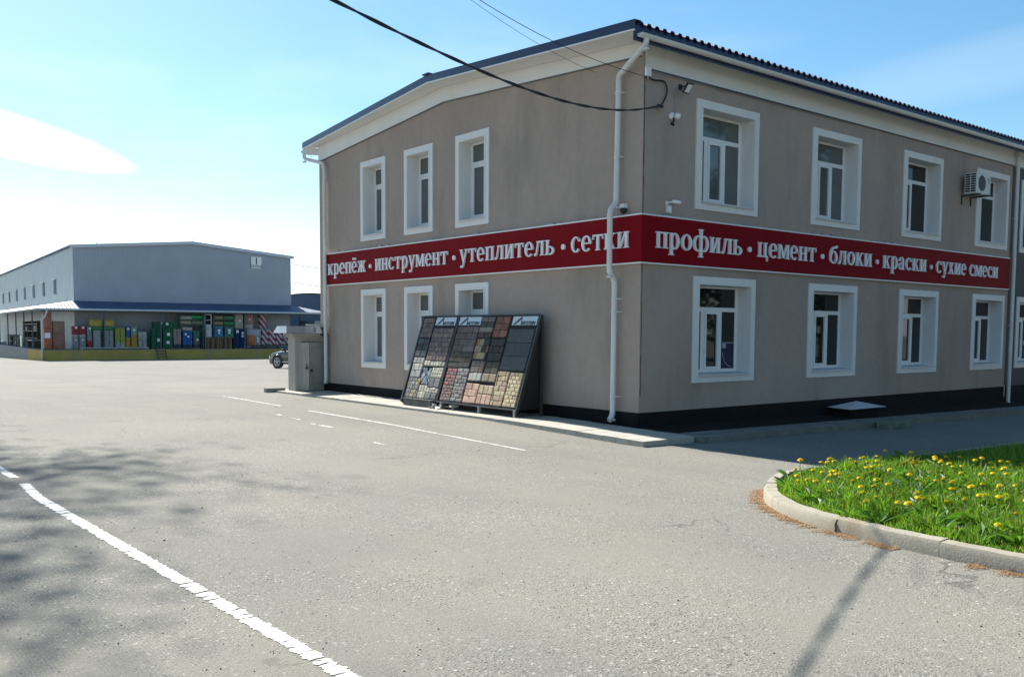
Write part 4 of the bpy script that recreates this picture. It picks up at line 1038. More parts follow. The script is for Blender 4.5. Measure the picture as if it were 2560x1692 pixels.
RACK2 = [(5.16, 4.37, 1.15, 1.73, 4, 2, 1, 'brownm', .03), (5.16, 4.35, .80, 1.14, 3, 2, 1, 'olive', .03), (5.10, 4.73, .38, .76, 5, 2, 1, 'red', .035), (5.10, 4.72, .03, .37, 5, 3, 1, 'redbr', .04), (4.70, 4.30, .03, .77, 9, 2, 1, 'gmix', .045),
         (4.34, 3.88, 1.49, 1.95, 4, 2, 0, 'stripe', .035), (4.32, 3.86, 1.00, 1.46, 3, 2, 2, 'patch', .03), (4.29, 3.83, .70, .97, 2, 3, 0, 'brownm', .03), (4.27, 3.82, .52, .69, 1, 3, 0, 'mixg', .04), (4.25, 3.80, .03, .46, 3, 2, 2, 'peach', .045),
         (3.82, 3.37, 1.50, 1.95, 3, 2, 0, 'brick', .035), (3.81, 3.35, 1.0, 1.46, 3, 2, 1, 'charcoal', .03), (3.79, 3.33, .70, .96, 2, 2, 0, 'olive', .03), (3.78, 3.32, .52, .69, 1, 2, 0, 'tan', .04), (3.77, 3.30, .25, .44, 1, 3, 0, 'sand', .045), (3.77, 3.30, .03, .24, 1, 3, 0, 'peach', .045),
         (3.29, 2.49, .80, 1.68, 3, 1, 0, 'slate', .03), (3.28, 2.91, .03, .76, 7, 2, 2, 'ytan', .045), (2.87, 2.48, .03, .75, 9, 3, 1, 'sand', .045)]
def rack(label, panels, ya, yb, headers, seed, base):
    t = thing('paving_display_rack', label, 'display rack', (-.5, (ya+yb)/2, .05), 0, 'paving sample racks'); off = (-.5, (ya+yb)/2, .05); rn = random.Random(seed)
    m = MB(); slab(m, ya, yb, 0, 1.97, -.022, -.004); m.build('back_panel', mat('rack_board', (.035, .034, .032), .8, 0, .2, .2, 5), t, off=off)
    m = MB()
    for a, b in ((ya+.045, ya), (yb, yb-.045)): slab(m, a, b, -.10, 1.985, -.04, .03)
    slab(m, ya, yb, 1.97, 2.0, -.04, .03); slab(m, ya, yb, -.03, 0, -.04, .05)
    m.build('frame', STEEL, t, off=off)
    for (y0, y1, v0, v1, r, c, bond, pal, th) in panels:
        m = MB(); P = PALS[pal]; ch = (v1-v0)/r; cw = (y0-y1)/c; k = 0
        for i in range(r):
            o = 0
            if bond == 1: o = (i % 2)*cw*.5
            if bond == 2: o = rn.uniform(0, .6)*cw
            xs = [y0]; e = y0-(o if o > .02 else cw)
            while e > y1+.03: xs.append(e); e -= cw*(rn.choice((.7, 1, 1.25)) if bond == 2 else 1)
            xs.append(y1)
            for a, b in zip(xs, xs[1:]):
                col = P[(r-1-i) % len(P)] if pal == 'stripe' else (P[k % len(P)] if pal == 'patch' else rn.choice(P)); k += 1
                g = rn.uniform(.88, 1.12); tile(m, a-.004, b+.004, v0+i*ch+.004, v0+(i+1)*ch-.004, th+rn.uniform(-.006, .006), tuple(x*g for x in col))
        m.build('sample_panel', TILE, t, off=off)
        m = MB(); slab(m, y0, y1, v0-.016, v0-.002, -.003, .035); m.build('shelf_strip', STEEL, t, off=off)
    for (y0, y1) in headers:
        m = MB(); slab(m, y0, y1, 1.765, 1.955, 0, .014); h = m.build('header_board', mat('header_white', (.55, .62, .66), .4), t, off=off)
        me = text_mesh('ARTSTEIN', .125, .25, .002, .0045)
        w = max(v.co.x for v in me.vertices)-min(v.co.x for v in me.vertices); sc = (y0-y1)*.60/w; cy = y0+(y1-y0)*.655
        for v in me.vertices:
            q = W3(cy-v.co.x*sc, 1.805+v.co.y*min(sc, 1.0), .016+v.co.z); v.co = q-Vector(off)
        me.materials.append(BLACK); o = bpy.data.objects.new('lettering', me); COL.objects.link(o); o.parent = h
        lg = MB(); y = y0-.05; W_ = (y0-y1)
        # emblem: nested open triangles
        for (a, b, c, wd) in ((.0, .17, .30, .014), (.05, .17, .24, .010), (.10, .17, .19, .008)):
            for (p, q) in (((y-a*W_*1.1, 1.775), (y-.30*W_, 1.945-a*.3)), ((y-.30*W_, 1.945-a*.3), (y-.34*W_+a*.12, 1.775))):
                dx = q[0]-p[0]; dv = q[1]-p[1]; l = math.hypot(dx, dv); nx, nv = -dv/l*wd/2, dx/l*wd/2; hh = .017+.001*wd*100+a*.01
                lg.hexa([W3(p[0]+nx, p[1]+nv, .0145), W3(p[0]-nx, p[1]-nv, .0145), W3(q[0]-nx, q[1]-nv, .0145), W3(q[0]+nx, q[1]+nv, .0145), W3(p[0]+nx, p[1]+nv, hh), W3(p[0]-nx, p[1]-nv, hh), W3(q[0]-nx, q[1]-nv, hh), W3(q[0]+nx, q[1]+nv, hh)])
        lg.build('emblem', BLACK, h, off=off)
    xt = W3(0, 1.98).x
    for y in (ya-.02, yb-.03):
        m = MB(); m.box(xt-.02, xt+.03, y-.02, y+.025, .05, 2.05); m.box(W3(0, -.12).x, xt, y-.012, y+.012, .075, .11); m.build('rear_post', STEEL, t, off=off)
    m = MB(); yy = yb+.004
    for k in range(8):
        v0, v1 = 1.95*k/8, 1.95*(k+1)/8; p, q = W3(yy, v0, -.042), W3(yy, v1, -.042)
        m.hexa([p, Vector((xt, yy, p.z)), Vector((xt, yy+.008, p.z)), W3(yy+.008, v0, -.042), q, Vector((xt, yy, q.z)), Vector((xt, yy+.008, q.z)), W3(yy+.008, v1, -.042)])
    m.build('shadow_sheet', BLACK, t, off=off)  # black sheet standing in for the shadow between panel and rear post
    if base:
        m = MB(); m.box(-1.02, -.80, 5.30, 6.42, .05, .215); m.build('base_box', mat('base_grey', (.10, .10, .095), .8, 0, .3, .2, 5), t, off=off)
    else:
        for y in (ya-.2, (ya+yb)/2-.2, yb):
            m = MB(); m.box(-.96, -.90, y-.03, y+.03, .05, .20); m.build('leg', GALV, t, off=off)
    return t
rack('narrow tilted paving sample rack with yellow-chequered stones and grey base box, left of the pair', RACK1, 6.62, 5.23, [(6.1, 5.32)], 1, True)
rack('wide tilted paving sample rack with red and sand coloured stones leaning against the gable', RACK2, 5.20, 2.45, [(5.18, 4.38), (3.29, 2.50)], 2, False)
def ripped_film():
    m = MB(); rn = random.Random(21)
    g = [[W3(6.05-.33*i/6+rn.uniform(-.01, .01), .36+.38*j/6, .012+rn.uniform(0, .03)) for i in range(7)] for j in range(7)]
    for j in range(6):
        for i in range(6):
            if rn.random() < .12: continue
            m.quad(g[j][i], g[j][i+1], g[j+1][i+1], g[j+1][i])
    tag(m.build('plastic_film', mat('film_grey', (.30, .33, .33), .25)), 'torn grey plastic film clinging to the empty slot of the narrow rack', 'plastic film')
    m = MB(); rn = random.Random(8)
    for (cy, cx, n) in ((5.12, -.98, 9), (4.6, -.86, 7)):
        for k in range(n):
            c = Vector((cx+rn.uniform(-.09, .05), cy+rn.uniform(-.16, .16), .055+rn.uniform(.0, .06))); r = rn.uniform(.05, .11); p = []
            for j in range(5): a = j*1.256+rn.random(); p.append(c+Vector((math.cos(a)*r*.6, math.sin(a)*r, rn.uniform(-.03, .06))))
            for q in p: q.z = max(q.z, .053)
            m.add([c+Vector((0, 0, rn.uniform(.0, .05)))]+p, [(0, 1+j, 1+(j+1) % 5) for j in range(5)])
    tag(m.build('plastic_film', mat('film_white', (.62, .62, .60), .35)), 'crumpled torn white plastic film lying under the two sample racks', 'plastic film')
ripped_film()

# ------------------------------------------------------------------ meter cabinet at the far end of the gable
def cabinet():
    t = thing('utility_cabinet', 'low beige plastered utility cabinet with double doors and sheet-metal roof at the far gable corner', 'cabinet', (-.45, 12.28, 0))
    m = MB()                                        # local: front at y = 0, box behind it
    m.box(-.45, -.27, -.03, .40, -.1, 1.58); m.box(-.27, .43, .07, .40, -.1, 1.58); m.box(-.27, .43, -.02, .07, 1.42, 1.58); m.build('wall', CABM, t)
    m = MB(); m.box(-.56, .43, -.12, .48, 1.60, 1.66); m.box(-.51, .43, -.08, .44, 1.545, 1.60); m.build('cornice', CABM, t)
    m = MB(); m.hexa([(-.80, -.24, 1.665), (.30, -.24, 1.665), (.30, .62, 1.665), (-.80, .62, 1.665), (-.73, -.10, 1.86), (.28, -.10, 1.86), (.28, .5, 1.86), (-.73, .5, 1.86)])
    m.box(-.26, -.25, -.243, -.10, 1.67, 1.84); m.box(.09, .10, -.243, -.10, 1.67, 1.84); m.build('roof', mat('roof_grey', (.40, .41, .42), .35, .3, .5, .12, 3), t)
    m = MB(); m.hexa([(.29, -.28, 1.60), (.47, -.30, 1.58), (.47, .1, 1.58), (.29, .1, 1.62), (.29, -.14, 1.84), (.47, -.18, 1.80), (.47, .1, 1.80), (.29, .1, 1.84)]); m.build('felt_corner', mat('dark_felt', (.03, .035, .035), .9), t)
    def door(w, hinge, ang, flip=1):
        d = MB(); k = .07
        def bx(x0, x1, y0, y1, z0, z1): d.box(x0, x1, min(y0*flip, y1*flip), max(y0*flip, y1*flip), z0, z1)
        bx(0, w, -.03, 0, 0, 1.34); bx(0, k, -.05, -.03, 0, 1.34); bx(w-k, w, -.05, -.03, 0, 1.34); bx(k, w-k, -.05, -.03, 0, .17); bx(k, w-k, -.05, -.03, 1.24, 1.34)
        bx(k+.035, w-k-.035, -.042, -.03, .205, 1.205)
        o = d.build('door', CABM, t); o.location = (*hinge, .06); o.rotation_euler = (0, 0, ang); return o
    dl = door(.29, (-.27, .03), R(-50)); dr = door(.58, (.47, .03), R(180+16), -1)
    m = MB(); m.box(.20, .27, -.09, -.05, .60, .66); m.tube([(.24, -.08, .66), (.24, -.085, .76)], .01, 6); m.build('handle', STEEL, dl)
    m = MB(); m.bevbox(.50, .57, .05, .085, .52, .59, .008); m.build('padlock', STEEL, dr)
    r = MB(); rn = random.Random(3)
    for k in range(6):
        c = Vector((.16+rn.uniform(-.12, .12), .1+rn.uniform(-.1, .1), 1.87+rn.uniform(0, .03)))
        r.hexa([c+Vector((a*rn.uniform(.06, .13), b*.06, h)) for h in (-.012, .02) for a, b in ((-1, -1), (1, -1), (1, 1), (-1, 1))])
    r.build('torn_felt', mat('felt', (.5, .5, .48), .8, 0, .2, .3, 9), t)
    tag(MB().box(-1.55, -.98, 12.72, 12.88, -.03, .12).build('kerb_stone', KERB), 'loose grey kerb stone lying on the asphalt left of the utility cabinet', 'kerb stone')
cabinet()
def yard_bits():
    t = MB(); p = [(3.30, -1.30), (4.72, -1.28), (4.35, -.45), (3.72, -.42)]
    t = thing('cover_plate', 'pale pyramidal sheet-metal cap standing low before the long wall', 'metal cap', (6.75, -.05, gz(6.75, -.6)))
    m = MB(); m.add([(-.75, -.62, .28), (.75, -.62, .28), (.75, -.02, .30), (-.75, -.02, .30), (0, -.30, .42)], [(0, 1, 4), (1, 2, 4), (2, 3, 4), (3, 0, 4), (3, 2, 1, 0)]); m.build('cap', mat('cap_metal', (.62, .66, .70), .35, .3, .5), t)
    m = MB(); m.box(-.62, .62, -.50, -.05, -.05, .28); m.build('pit_wall', PLINTH, t)
    o = MB().bevbox(5.2, 6.1, -2.05, -1.72, gz(5.6, -1.9)-.03, gz(5.6, -1.9)+.16, .03).build('concrete_block', mat('mossy_concrete', (.16, .18, .13), .95, 0, .2, .35, 5)); tag(o, 'mossy concrete block lying in the deep shade before the long wall', 'concrete block')
yard_bits()

# ------------------------------------------------------------------ warehouse
WA = R(-4.5); WO = (7.96, 84.09, -1.28)
WH = thing('warehouse', 'large blue-grey clad warehouse with yellow loading dock and a lean-to canopy', 'warehouse', WO, WA)
def warehouse():
    U0, U1, Bk, DEP = 3.42, 25.85, 3.5, 72.0
    ZE_, ZA = 11.15, 12.15; UA = 15.0
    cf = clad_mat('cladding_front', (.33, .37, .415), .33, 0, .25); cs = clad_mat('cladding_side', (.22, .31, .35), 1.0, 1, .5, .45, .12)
    m = MB(); m.add([(U0, Bk, -1), (U1, Bk, -1), (U1, Bk, ZE_), (UA, Bk, ZA), (U0, Bk, ZE_)], [(0, 1, 2, 3, 4)]); m.build('front_wall', cf, WH)
    m = MB(); m.quad((U0, DEP, -1), (U0, Bk, -1), (U0, Bk, ZE_), (U0, DEP, ZE_)); m.quad((U1, Bk, -1), (U1, DEP, -1), (U1, DEP, ZE_), (U1, Bk, ZE_)); m.quad((U1, DEP, -1), (U0, DEP, -1), (U0, DEP, ZE_), (U1, DEP, ZE_)); m.build('side_wall', cs, WH)
    m = MB(); o = .3
    for a, b, za, zb in ((U0-o, UA, ZE_, ZA), (UA, U1+o, ZA, ZE_)):
        m.hexa([(a, Bk-.2, za+.02), (b, Bk-.2, zb+.02), (b, DEP, zb+.02), (a, DEP, za+.02), (a, Bk-.2, za+.12), (b, Bk-.2, zb+.12), (b, DEP, zb+.12), (a, DEP, za+.12)])
    m.build('roof', mat('wh_roof', (.10, .13, .25), .5, 0, .4, .1, 1), WH)
    m = MB()
    for a, b, za, zb in ((U0-o, UA, ZE_, ZA), (UA, U1+o, ZA, ZE_)):
        m.hexa([(a, Bk-.23, za-.18), (b, Bk-.23, zb-.18), (b, Bk-.205, zb-.18), (a, Bk-.205, za-.18), (a, Bk-.23, za+.14), (b, Bk-.23, zb+.14), (b, Bk-.205, zb+.14), (a, Bk-.205, za+.14)])
    m.build('verge_trim', mat('wh_trim', (.52, .55, .60), .5), WH)
    # dock
    dm = mat('dock_yellow', (.42, .305, .08), .85, 0, .3, .12, .9, 0, 40, stain=(.27, .26, .24, .55, .85)); dg = mat('dock_grey', (.27, .27, .26), .9, 0, .3, .2, 1.2)
    m = MB(); n = 24
    for i in range(n): m.box(29.4*i/n, 29.4*(i+1)/n, 0, 3.5, -1.5, .98, skip=('x0', 'x1', 'y1', 'b') if i else ('x1', 'y1', 'b', 'x0'))
    m.box(0, .02, .005, 10, -1.5, .975, skip=('x1',)); m.build('dock', dm, WH)
    m = MB(); m.box(.0, 3.42, 10, DEP, -1.5, .98); m.box(.02, 3.42, 3.5, 10, -1.5, .972); m.box(0, 29.4, .3, 3.48, .975, 1.0); m.build('dock_floor', dg, WH)
    # canopy roofs: front, left, right (mitred)
    cm = clad_mat('canopy_sheet', (.055, .088, .16), .35, 0, .6, .6); cl = clad_mat('canopy_sheet_sunlit', (.55, .57, .60), .35, 1, .6, .45)  # side sheet coloured near-white for the sun on it, front dark for shade
    zg, zt = 4.9, 5.8; L0, R1 = -.25, 29.2
    m = MB(); m.add([(L0, -.2, zg), (R1, -.2, zg), (U1, Bk, zt), (U0, Bk, zt)], [(0, 1, 2, 3)]); m.add([(L0, -.2, zg-.05), (R1, -.2, zg-.05), (U1, Bk, zt-.05), (U0, Bk, zt-.05)], [(3, 2, 1, 0)]); m.build('canopy_roof', cm, WH)
    m = MB()
    for d in (0, -.05):
        m.quad((L0, DEP, zg+d), (L0, -.2, zg+d), (U0, Bk, zt+d), (U0, DEP, zt+d)); m.quad((R1, -.2, zg+d), (R1, DEP, zg+d), (U1, DEP, zt+d), (U1, Bk, zt+d))
    m.build('canopy_roof', cl, WH)
    gm = mat('wh_gutter', (.50, .56, .60), .4)
    m = MB(); m.tube([(L0-.05, -.28, zg-.02), (R1, -.28, zg-.02)], .10, 10); m.build('gutter', gm, WH, True)
    m = MB(); m.tube([(L0-.08, -.28, zg-.02), (L0-.08, DEP, zg-.02)], .09, 10); m.build('gutter', gm, WH, True)
    m = MB(); m.tube([(.45, -.22, 4.85), (.45, -.2, 4.6), (.30, -.15, 4.2), (.0, -.12, 3.8), (.0, -.12, 3.5), (.0, -.12, -.1)], .08, 10); m.build('downpipe', gm, WH, True)
    pm = mat('post_teal', (.07, .11, .12), .6)
    for u in (5.6, 10.9, 15.35, 19.5, 24.6, 28.2): m = MB(); m.box(u-.06, u+.06, .35, .47, .98, 4.85); m.build('canopy_post', pm, WH)
    for b in (9.5, 16, 23, 31, 40, 50): m = MB(); m.box(.35, .47, b-.06, b+.06, .98, 4.85); m.build('canopy_post', pm, WH)
    for b in (8, 16): m = MB(); m.box(28.6, 28.75, b, b+.15, -1, 4.85); m.build('canopy_post', pm, WH)
    m = MB()
    for a in np.arange(1, 29, 2.2): m.box(a, a+.06, .1, 3.4, 4.80, 4.86)
    m.box(0, 29, .36, .46, 4.68, 4.80); m.build('canopy_beam', pm, WH)
    # side windows with lit drip hoods
    for b in (14.1, 22.4, 30.7, 39, 47.5, 56, 64):
        w = MB(); w.box(U0-.05, U0+.02, b, b+1.5, 6.75, 8.35); w = w.build('window', mat('wh_window_frame', (.20, .27, .29), .7, 0, .2), WH)
        q = MB(); q.box(U0-.07, U0-.05, b+.12, b+1.38, 6.85, 8.25); q.build('pane', mat('wh_glass', (.05, .085, .095), .6, 0, .2), w)
        q = MB(); q.hexa([(U0-.28, b-.3, 8.38), (U0-.28, b+1.7, 8.38), (U0, b+1.7, 8.42), (U0, b-.3, 8.42), (U0-.28, b-.3, 8.41), (U0-.28, b+1.7, 8.41), (U0, b+1.7, 8.46), (U0, b-.3, 8.46)]); q.build('hood', PVC, w)
    # snow guard stubs on the verge
    m = MB()
    for u in (5.6, 15.05, 24.9): m.box(u, u+.06, Bk-.2, Bk-.14, (ZE_+.1 if u != 15.05 else ZA+.1), (ZE_+.1 if u != 15.05 else ZA)+.45)
    m.build('roof_stub', gm, WH)
    # number sign
    s = thing('number_sign', 'white square sign with a black 1 and the word for warehouse high on the cladding', 'sign', (0, 0, 0), 0)
    mx = Matrix.Translation(Vector(WO)) @ Matrix.Rotation(WA, 4, 'Z')
    s.location = mx @ Vector((21.9, Bk-.03, 10.4)); s.rotation_euler = (0, 0, WA)
    m = MB(); m.box(-.58, .58, -.05, 0, -.64, .62); m.build('board', PVC, s)
    for body, size, z, bold in (('1', 1.1, .12, .0), ('СКЛАД', .36, -.43, .006)):
        me = text_mesh(body, size, 0, .006, bold)
        me.transform(Matrix.Translation((0, -.056, z)) @ Matrix.Rotation(math.pi/2, 4, 'X')); me.materials.append(mat('ink_navy', (.01, .015, .03), .6))
        o = bpy.data.objects.new('lettering', me); COL.objects.link(o); o.parent = s
warehouse()
WMX = Matrix.Translation(Vector(WO)) @ Matrix.Rotation(WA, 4, 'Z')
def wthing(name, label, cat, u, b, z, group=None):
    return thing(name, label, cat, WMX @ Vector((u, b, z)), WA, group)
def pallet_mb(w, d):
    m = MB()
    for y in (-d/2, -.05, d/2-.1): m.box(-w/2, w/2, y, y+.1, 0, .02)
    for x in (-w/2, -.07, w/2-.14):
        for y in (-d/2, -.05, d/2-.1): m.box(x, x+.14, y, y+.1, .02, .10)
    n = 6
    for i in range(n): x = -w/2+i*(w-.1)/(n-1); m.box(x, x+.1, -d/2, d/2, .10, .122)
    return m
DOCKZ = 1.0
def stack(label, u0, u1, z0, z1, b, layers, cat='pallet load', name='wrapped_pallet', marks=(), pallet=True, d=.9, bags=True, group=None):
    # layers: list of (fraction, colour) bottom to top
    w = u1-u0; t = wthing(name, label, cat, (u0+u1)/2, b, z0, group or {'wrapped_pallet': 'loaded pallets on the dock', 'bulk_crate': 'yellow crates on the dock', 'shelf_bale': 'dark bales on the shaded shelving'}.get(name)); rn = random.Random(int(u0*100+z0*10)); p = .125 if pallet else 0
    if pallet: pallet_mb(w, d).build('pallet', WOOD, t)
    z = p; H = z1-z0-p
    for k, (fr, col) in enumerate(layers):
        h = H*fr; m = MB(); n = max(1, int(h/.16)) if bags else 1
        for i in range(n):
            cols = 2 if (bags and w > .75) else 1
            for c in range(cols):
                e = rn.uniform(-.02, .02); x0 = -w/2+c*w/cols; m.bevbox(x0+.01+e, x0+w/cols-.01+e, -d/2+rn.uniform(0, .03), d/2, z+h*i/n+.002, z+h*(i+1)/n-.004, min(.045, h/n*.3))
        m.build('load', mat('load_%d_%d_%d' % tuple(int(x*100) for x in col), col, .5, 0, .4, .18, 3), t, True, auto=40); z += h
    for (fx, fz, s) in marks:
        m = MB(); cx = -w/2+w*fx; cz = p+H*fz; m.box(cx-s/2, cx+s/2, -d/2-.03, -d/2-.012, cz-s/2, cz+s/2); m.build('paper_label', PVC, t)
    return t
def goods():
    RD = (.30, .03, .05); GR = (.22, .25, .25); LG = (.33, .35, .33); YE = (.42, .33, .06); GN = (.03, .17, .07); DG = (.012, .11, .055); OR = (.42, .22, .04); BL = (.03, .09, .33); BR = (.24, .15, .10); TC = (.36, .12, .07)
    z = DOCKZ
    stack('tall terracotta stack with a white paper sheet beside the dock corner downpipe', .30, 1.02, z, 4.62, 1.3, [(.55, TC), (.45, (.33, .13, .09))], marks=((.42, .36, .5),), bags=False)
    stack('brown boxed stack standing right of the tall terracotta stack', 1.06, 2.14, z, 3.76, 1.4, [(.55, (.27, .12, .09)), (.45, BR)], bags=False)
    for i, (a, b, lab) in enumerate(((2.84, 3.38, 'narrow pallet of red over grey sacks nearest the dark gap right of the brown stack'), (3.44, 4.04, 'second pallet of red over grey sacks, beside the grey and crimson one'))):
        stack(lab, a, b, z, 3.3, 1.6, [(.5, GR), (.12, LG), (.38, RD)], marks=((.6, .93, .2), (.5, .38, .16)), group=None)
    stack('pallet of grey sacks over a crimson bottom layer', 4.12, 4.58, z, 3.24, 1.6, [(.35, RD), (.65, GR)], marks=((.6, .92, .2),))
    stack('light grey sack pallet under the left yellow crate', 4.72, 5.42, z, 2.88, 1.7, [(1, LG)])
    stack('light grey sack pallet under the right yellow crate', 5.78, 6.60, z, 2.88, 1.7, [(1, (.30, .31, .31))])
    stack('yellow crate with green lower band, left one of the raised pair', 4.50, 5.58, 2.89, 3.93, 1.7, [(.4, GN), (.6, YE)], pallet=False, bags=False, name='bulk_crate', cat='crate')
    stack('yellow crate with green lower band, right one of the raised pair', 5.76, 6.70, 2.89, 3.94, 1.7, [(.4, GN), (.6, YE)], pallet=False, bags=False, name='bulk_crate', cat='crate')
    stack('green and yellow bag stack right of the yellow crates', 6.72, 7.66, z, 3.13, 1.5, [(.28, LG), (.72, (.30, .33, .07))])
    stack('narrow stack of blue bags over orange ones', 7.69, 8.12, z, 3.26, 1.4, [(.5, OR), (.5, BL)], marks=((.5, .9, .2),))
    stack('narrow stack of pale green bags over amber ones', 8.17, 8.76, z, 3.25, 1.4, [(.6, (.40, .23, .04)), (.4, (.22, .33, .20))], marks=((.5, .85, .2),))
    stack('grey white sack pallet left of the green wrapped pallets', 8.84, 9.68, z, 2.76, 1.4, [(.7, LG), (.3, (.42, .43, .42))])
    stack('dark green wrapped pallet above the dock ladder', 10.08, 11.10, z, 3.06, 1.2, [(1, DG)], marks=((.65, .42, .28),))
    stack('dark green wrapped pallet with two white labels right of the ladder', 11.17, 12.17, z, 3.07, 1.2, [(1, (.012, .125, .06))], marks=((.55, .72, .3), (.5, .3, .3)))
    stack('long dark green bundle lying on the green wrapped pallets', 10.28, 12.7, 3.09, 3.78, 1.2, [(1, (.015, .10, .055))], pallet=False, marks=((.3, .85, .2), (.55, .7, .24)), name='wrapped_bundle', cat='bundle')
    stack('pinkish grey sack pallet right of the green pallets', 12.23, 13.02, z, 3.08, 1.3, [(.2, (.03, .05, .08)), (.8, (.34, .24, .21))])
    stack('bright blue sack pallet on the lower shelf', 13.2, 14.2, z, 2.8, 1.4, [(.2, (.03, .05, .08)), (.8, (.03, .11, .36))], marks=((.3, .85, .2), (.55, .7, .2)))
    stack('teal green sack pallet right of the blue one', 14.28, 14.93, z, 2.8, 1.4, [(.2, (.03, .05, .08)), (.3, (.20, .12, .12)), (.5, (.05, .17, .13))], marks=((.6, .5, .2),))
    stack('white sack pallet on the stacked timber pallets', 15.5, 16.17, 2.14, 3.45, 1.3, [(1, (.52, .54, .54))])
    stack('sky blue wrapped bag pallet on the stacked timber pallets', 16.45, 17.36, 2.14, 3.40, 1.3, [(1, (.06, .20, .34))], marks=((.5, .6, .26), (.5, .35, .2)))
    stack('blue green wrapped bag pallet on the stacked timber pallets', 17.5, 18.46, 2.14, 3.34, 1.3, [(1, (.06, .20, .16))], marks=((.5, .65, .26), (.5, .4, .2)))
    t = wthing('pallet_stack', 'stack of empty timber pallets at the dock edge under the bag pallets', 'pallets', 17.2, 1.2, z)
    proto = pallet_mb(1.2, 1.0)
    for r_, n in ((-.95, 8), (.35, 8)):
        for i in range(n):
            o = proto.build('pallet', WOOD, t) if (r_ == -.95 and i == 0) else o.copy()
            if not (r_ == -.95 and i == 0): COL.objects.link(o)
            o.location = (r_+random.uniform(-.05, .05), random.uniform(-.05, .05), i*.14)
    stack('tall beige cardboard pack above the navy sacks', 18.63, 19.5, 3.14, 4.76, 1.4, [(1, (.37, .34, .27))], pallet=False, bags=False, marks=((.6, .52, .2),), name='board_pack', cat='pack')
    stack('navy sack pallet with white round labels', 18.58, 19.66, z, 3.12, 1.3, [(1, (.012, .025, .10))], marks=((.25, .86, .28), (.75, .78, .22), (.75, .62, .22)))
    stack('tall pack of pink striped insulation boards above the orange pallet', 19.83, 20.7, 3.14, 4.78, 1.6, [(.3, (.36, .33, .33)), (.7, (.36, .17, .17))], pallet=False, bags=False, name='insulation_pack', cat='pack', marks=((.5, .6, .16),))
    stack('grey pallet pack with an orange corner block', 19.93, 21.48, z, 3.12, 1.5, [(.55, (.30, .26, .27)), (.45, (.35, .37, .38))], bags=False, marks=((.78, .35, .2), (.78, .5, .2)))
    stack('small orange pack in front of the grey pallet pack', 20.0, 20.75, 1.4, 2.45, .93, [(1, (.45, .13, .04))], pallet=False, bags=False, d=.3, name='orange_pack', cat='pack')
    SM = stripe_mat('film_stripe', (.26, .035, .05), (.50, .47, .48), .42, (0, R(38), 0))
    t = wthing('insulation_roll', 'upright insulation roll in red and white striped film', 'roll', 21.9, 1.9, 3.14)
    m = MB(); m.lathe([(.40, 0), (.44, .05), (.44, 1.62), (.40, 1.66)], seg=20); m.build('wrap', SM, t, True, auto=40)
    for k in range(4):
        t = wthing('insulation_bale', ['striped red and white bale at the left end of the row behind the car', 'striped bale second from the left of the row behind the car', 'striped bale third from the left of the row behind the car', 'striped red and white bale at the right end of the row behind the car'][k], 'bale', 21.95+k*.78, 1.5, 1.42, 'striped bales on the dock')
        m = MB()
        for j in range(3): m.bevbox(-.37, .37, -.5+random.uniform(-.03, .03), .5, j*.56, j*.56+.55, .07)
        m.build('wrap', SM, t, True, auto=40)
    t = wthing('flatbed_trolley', 'low steel flatbed platform under the striped bales', 'platform', 22.6, 1.4, z)
    m = MB(); m.box(-2.2, 2.2, -.6, .6, .30, .40); m.box(-2.2, 2.2, -.62, -.58, .12, .18); m.build('deck', STEEL, t)
    for x in (-2, -.7, .7, 2): m = MB(); m.box(x-.06, x+.06, -.55, -.45, 0, .30); m.build('leg', STEEL, t)
    # racks with rolls
    def srack(lab, u0, u1, shelves, b):
        t = wthing('storage_rack', lab, 'rack', (u0+u1)/2, b, z); w = (u1-u0)/2
        for x in (-w, w):
            for y in (-.45, .45): m = MB(); m.box(x-.04, x+.04, y-.04, y+.04, 0, 3.78); m.build('upright', mat('rack_green', (.03, .13, .08), .6), t)
        for s in shelves: m = MB(); m.box(-w, w, -.45, .45, s-z-.08, s-z); m.build('shelf', mat('rack_green', (.03, .13, .08), .6), t)
    srack('green storage rack above the blue sack pallet with rolls on two shelves', 13.0, 15.3, (2.9, 3.55, 4.05), 1.5)
    srack('green storage rack above the sky blue bags with rolls on two shelves', 16.42, 18.56, (3.5, 4.1), 1.6)
    for i, (u0, u1, zz, col, lab) in enumerate(((13.05, 14.2, 4.06, (.40, .42, .36), 'pale roll on the top shelf of the left green rack'), (14.0, 15.2, 4.12, (.03, .36, .12), 'bright green roll on the top shelf of the left green rack'), (13.05, 14.1, 3.56, (.36, .30, .22), 'beige roll on the middle shelf of the left green rack'), (14.2, 15.25, 3.56, (.20, .24, .17), 'olive roll on the middle shelf of the left green rack'), (13.2, 14.2, 2.91, (.42, .40, .36), 'cream roll on the bottom shelf of the left green rack'),
                                             (16.5, 17.4, 4.12, (.32, .25, .20), 'brown roll on the upper shelf of the right green rack'), (17.5, 18.5, 4.12, (.10, .24, .15), 'green roll on the upper shelf of the right green rack'), (16.5, 17.4, 3.52, (.40, .24, .14), 'tan roll on the lower shelf of the right green rack'), (17.5, 18.5, 3.52, (.04, .24, .10), 'dark green roll on the lower shelf of the right green rack'))):
        t = wthing('material_roll', lab, 'roll', (u0+u1)/2, 1.2, zz, 'rolls on the green racks'); w = (u1-u0)/2
        m = MB(); m.lathe([(.02, -w), (.17, -w), (.19, -w+.03), (.19, w-.03), (.17, w), (.02, w)], (0, 0, .19), (1, 0, 0), 14); m.build('wrap', mat('roll_%d' % i, col, .5, 0, .4, .15, 3), t, True, auto=40)
    t = wthing('window_unit', 'pale framed window unit leaning above the white sacks', 'window unit', 15.8, 1.0, 3.47)
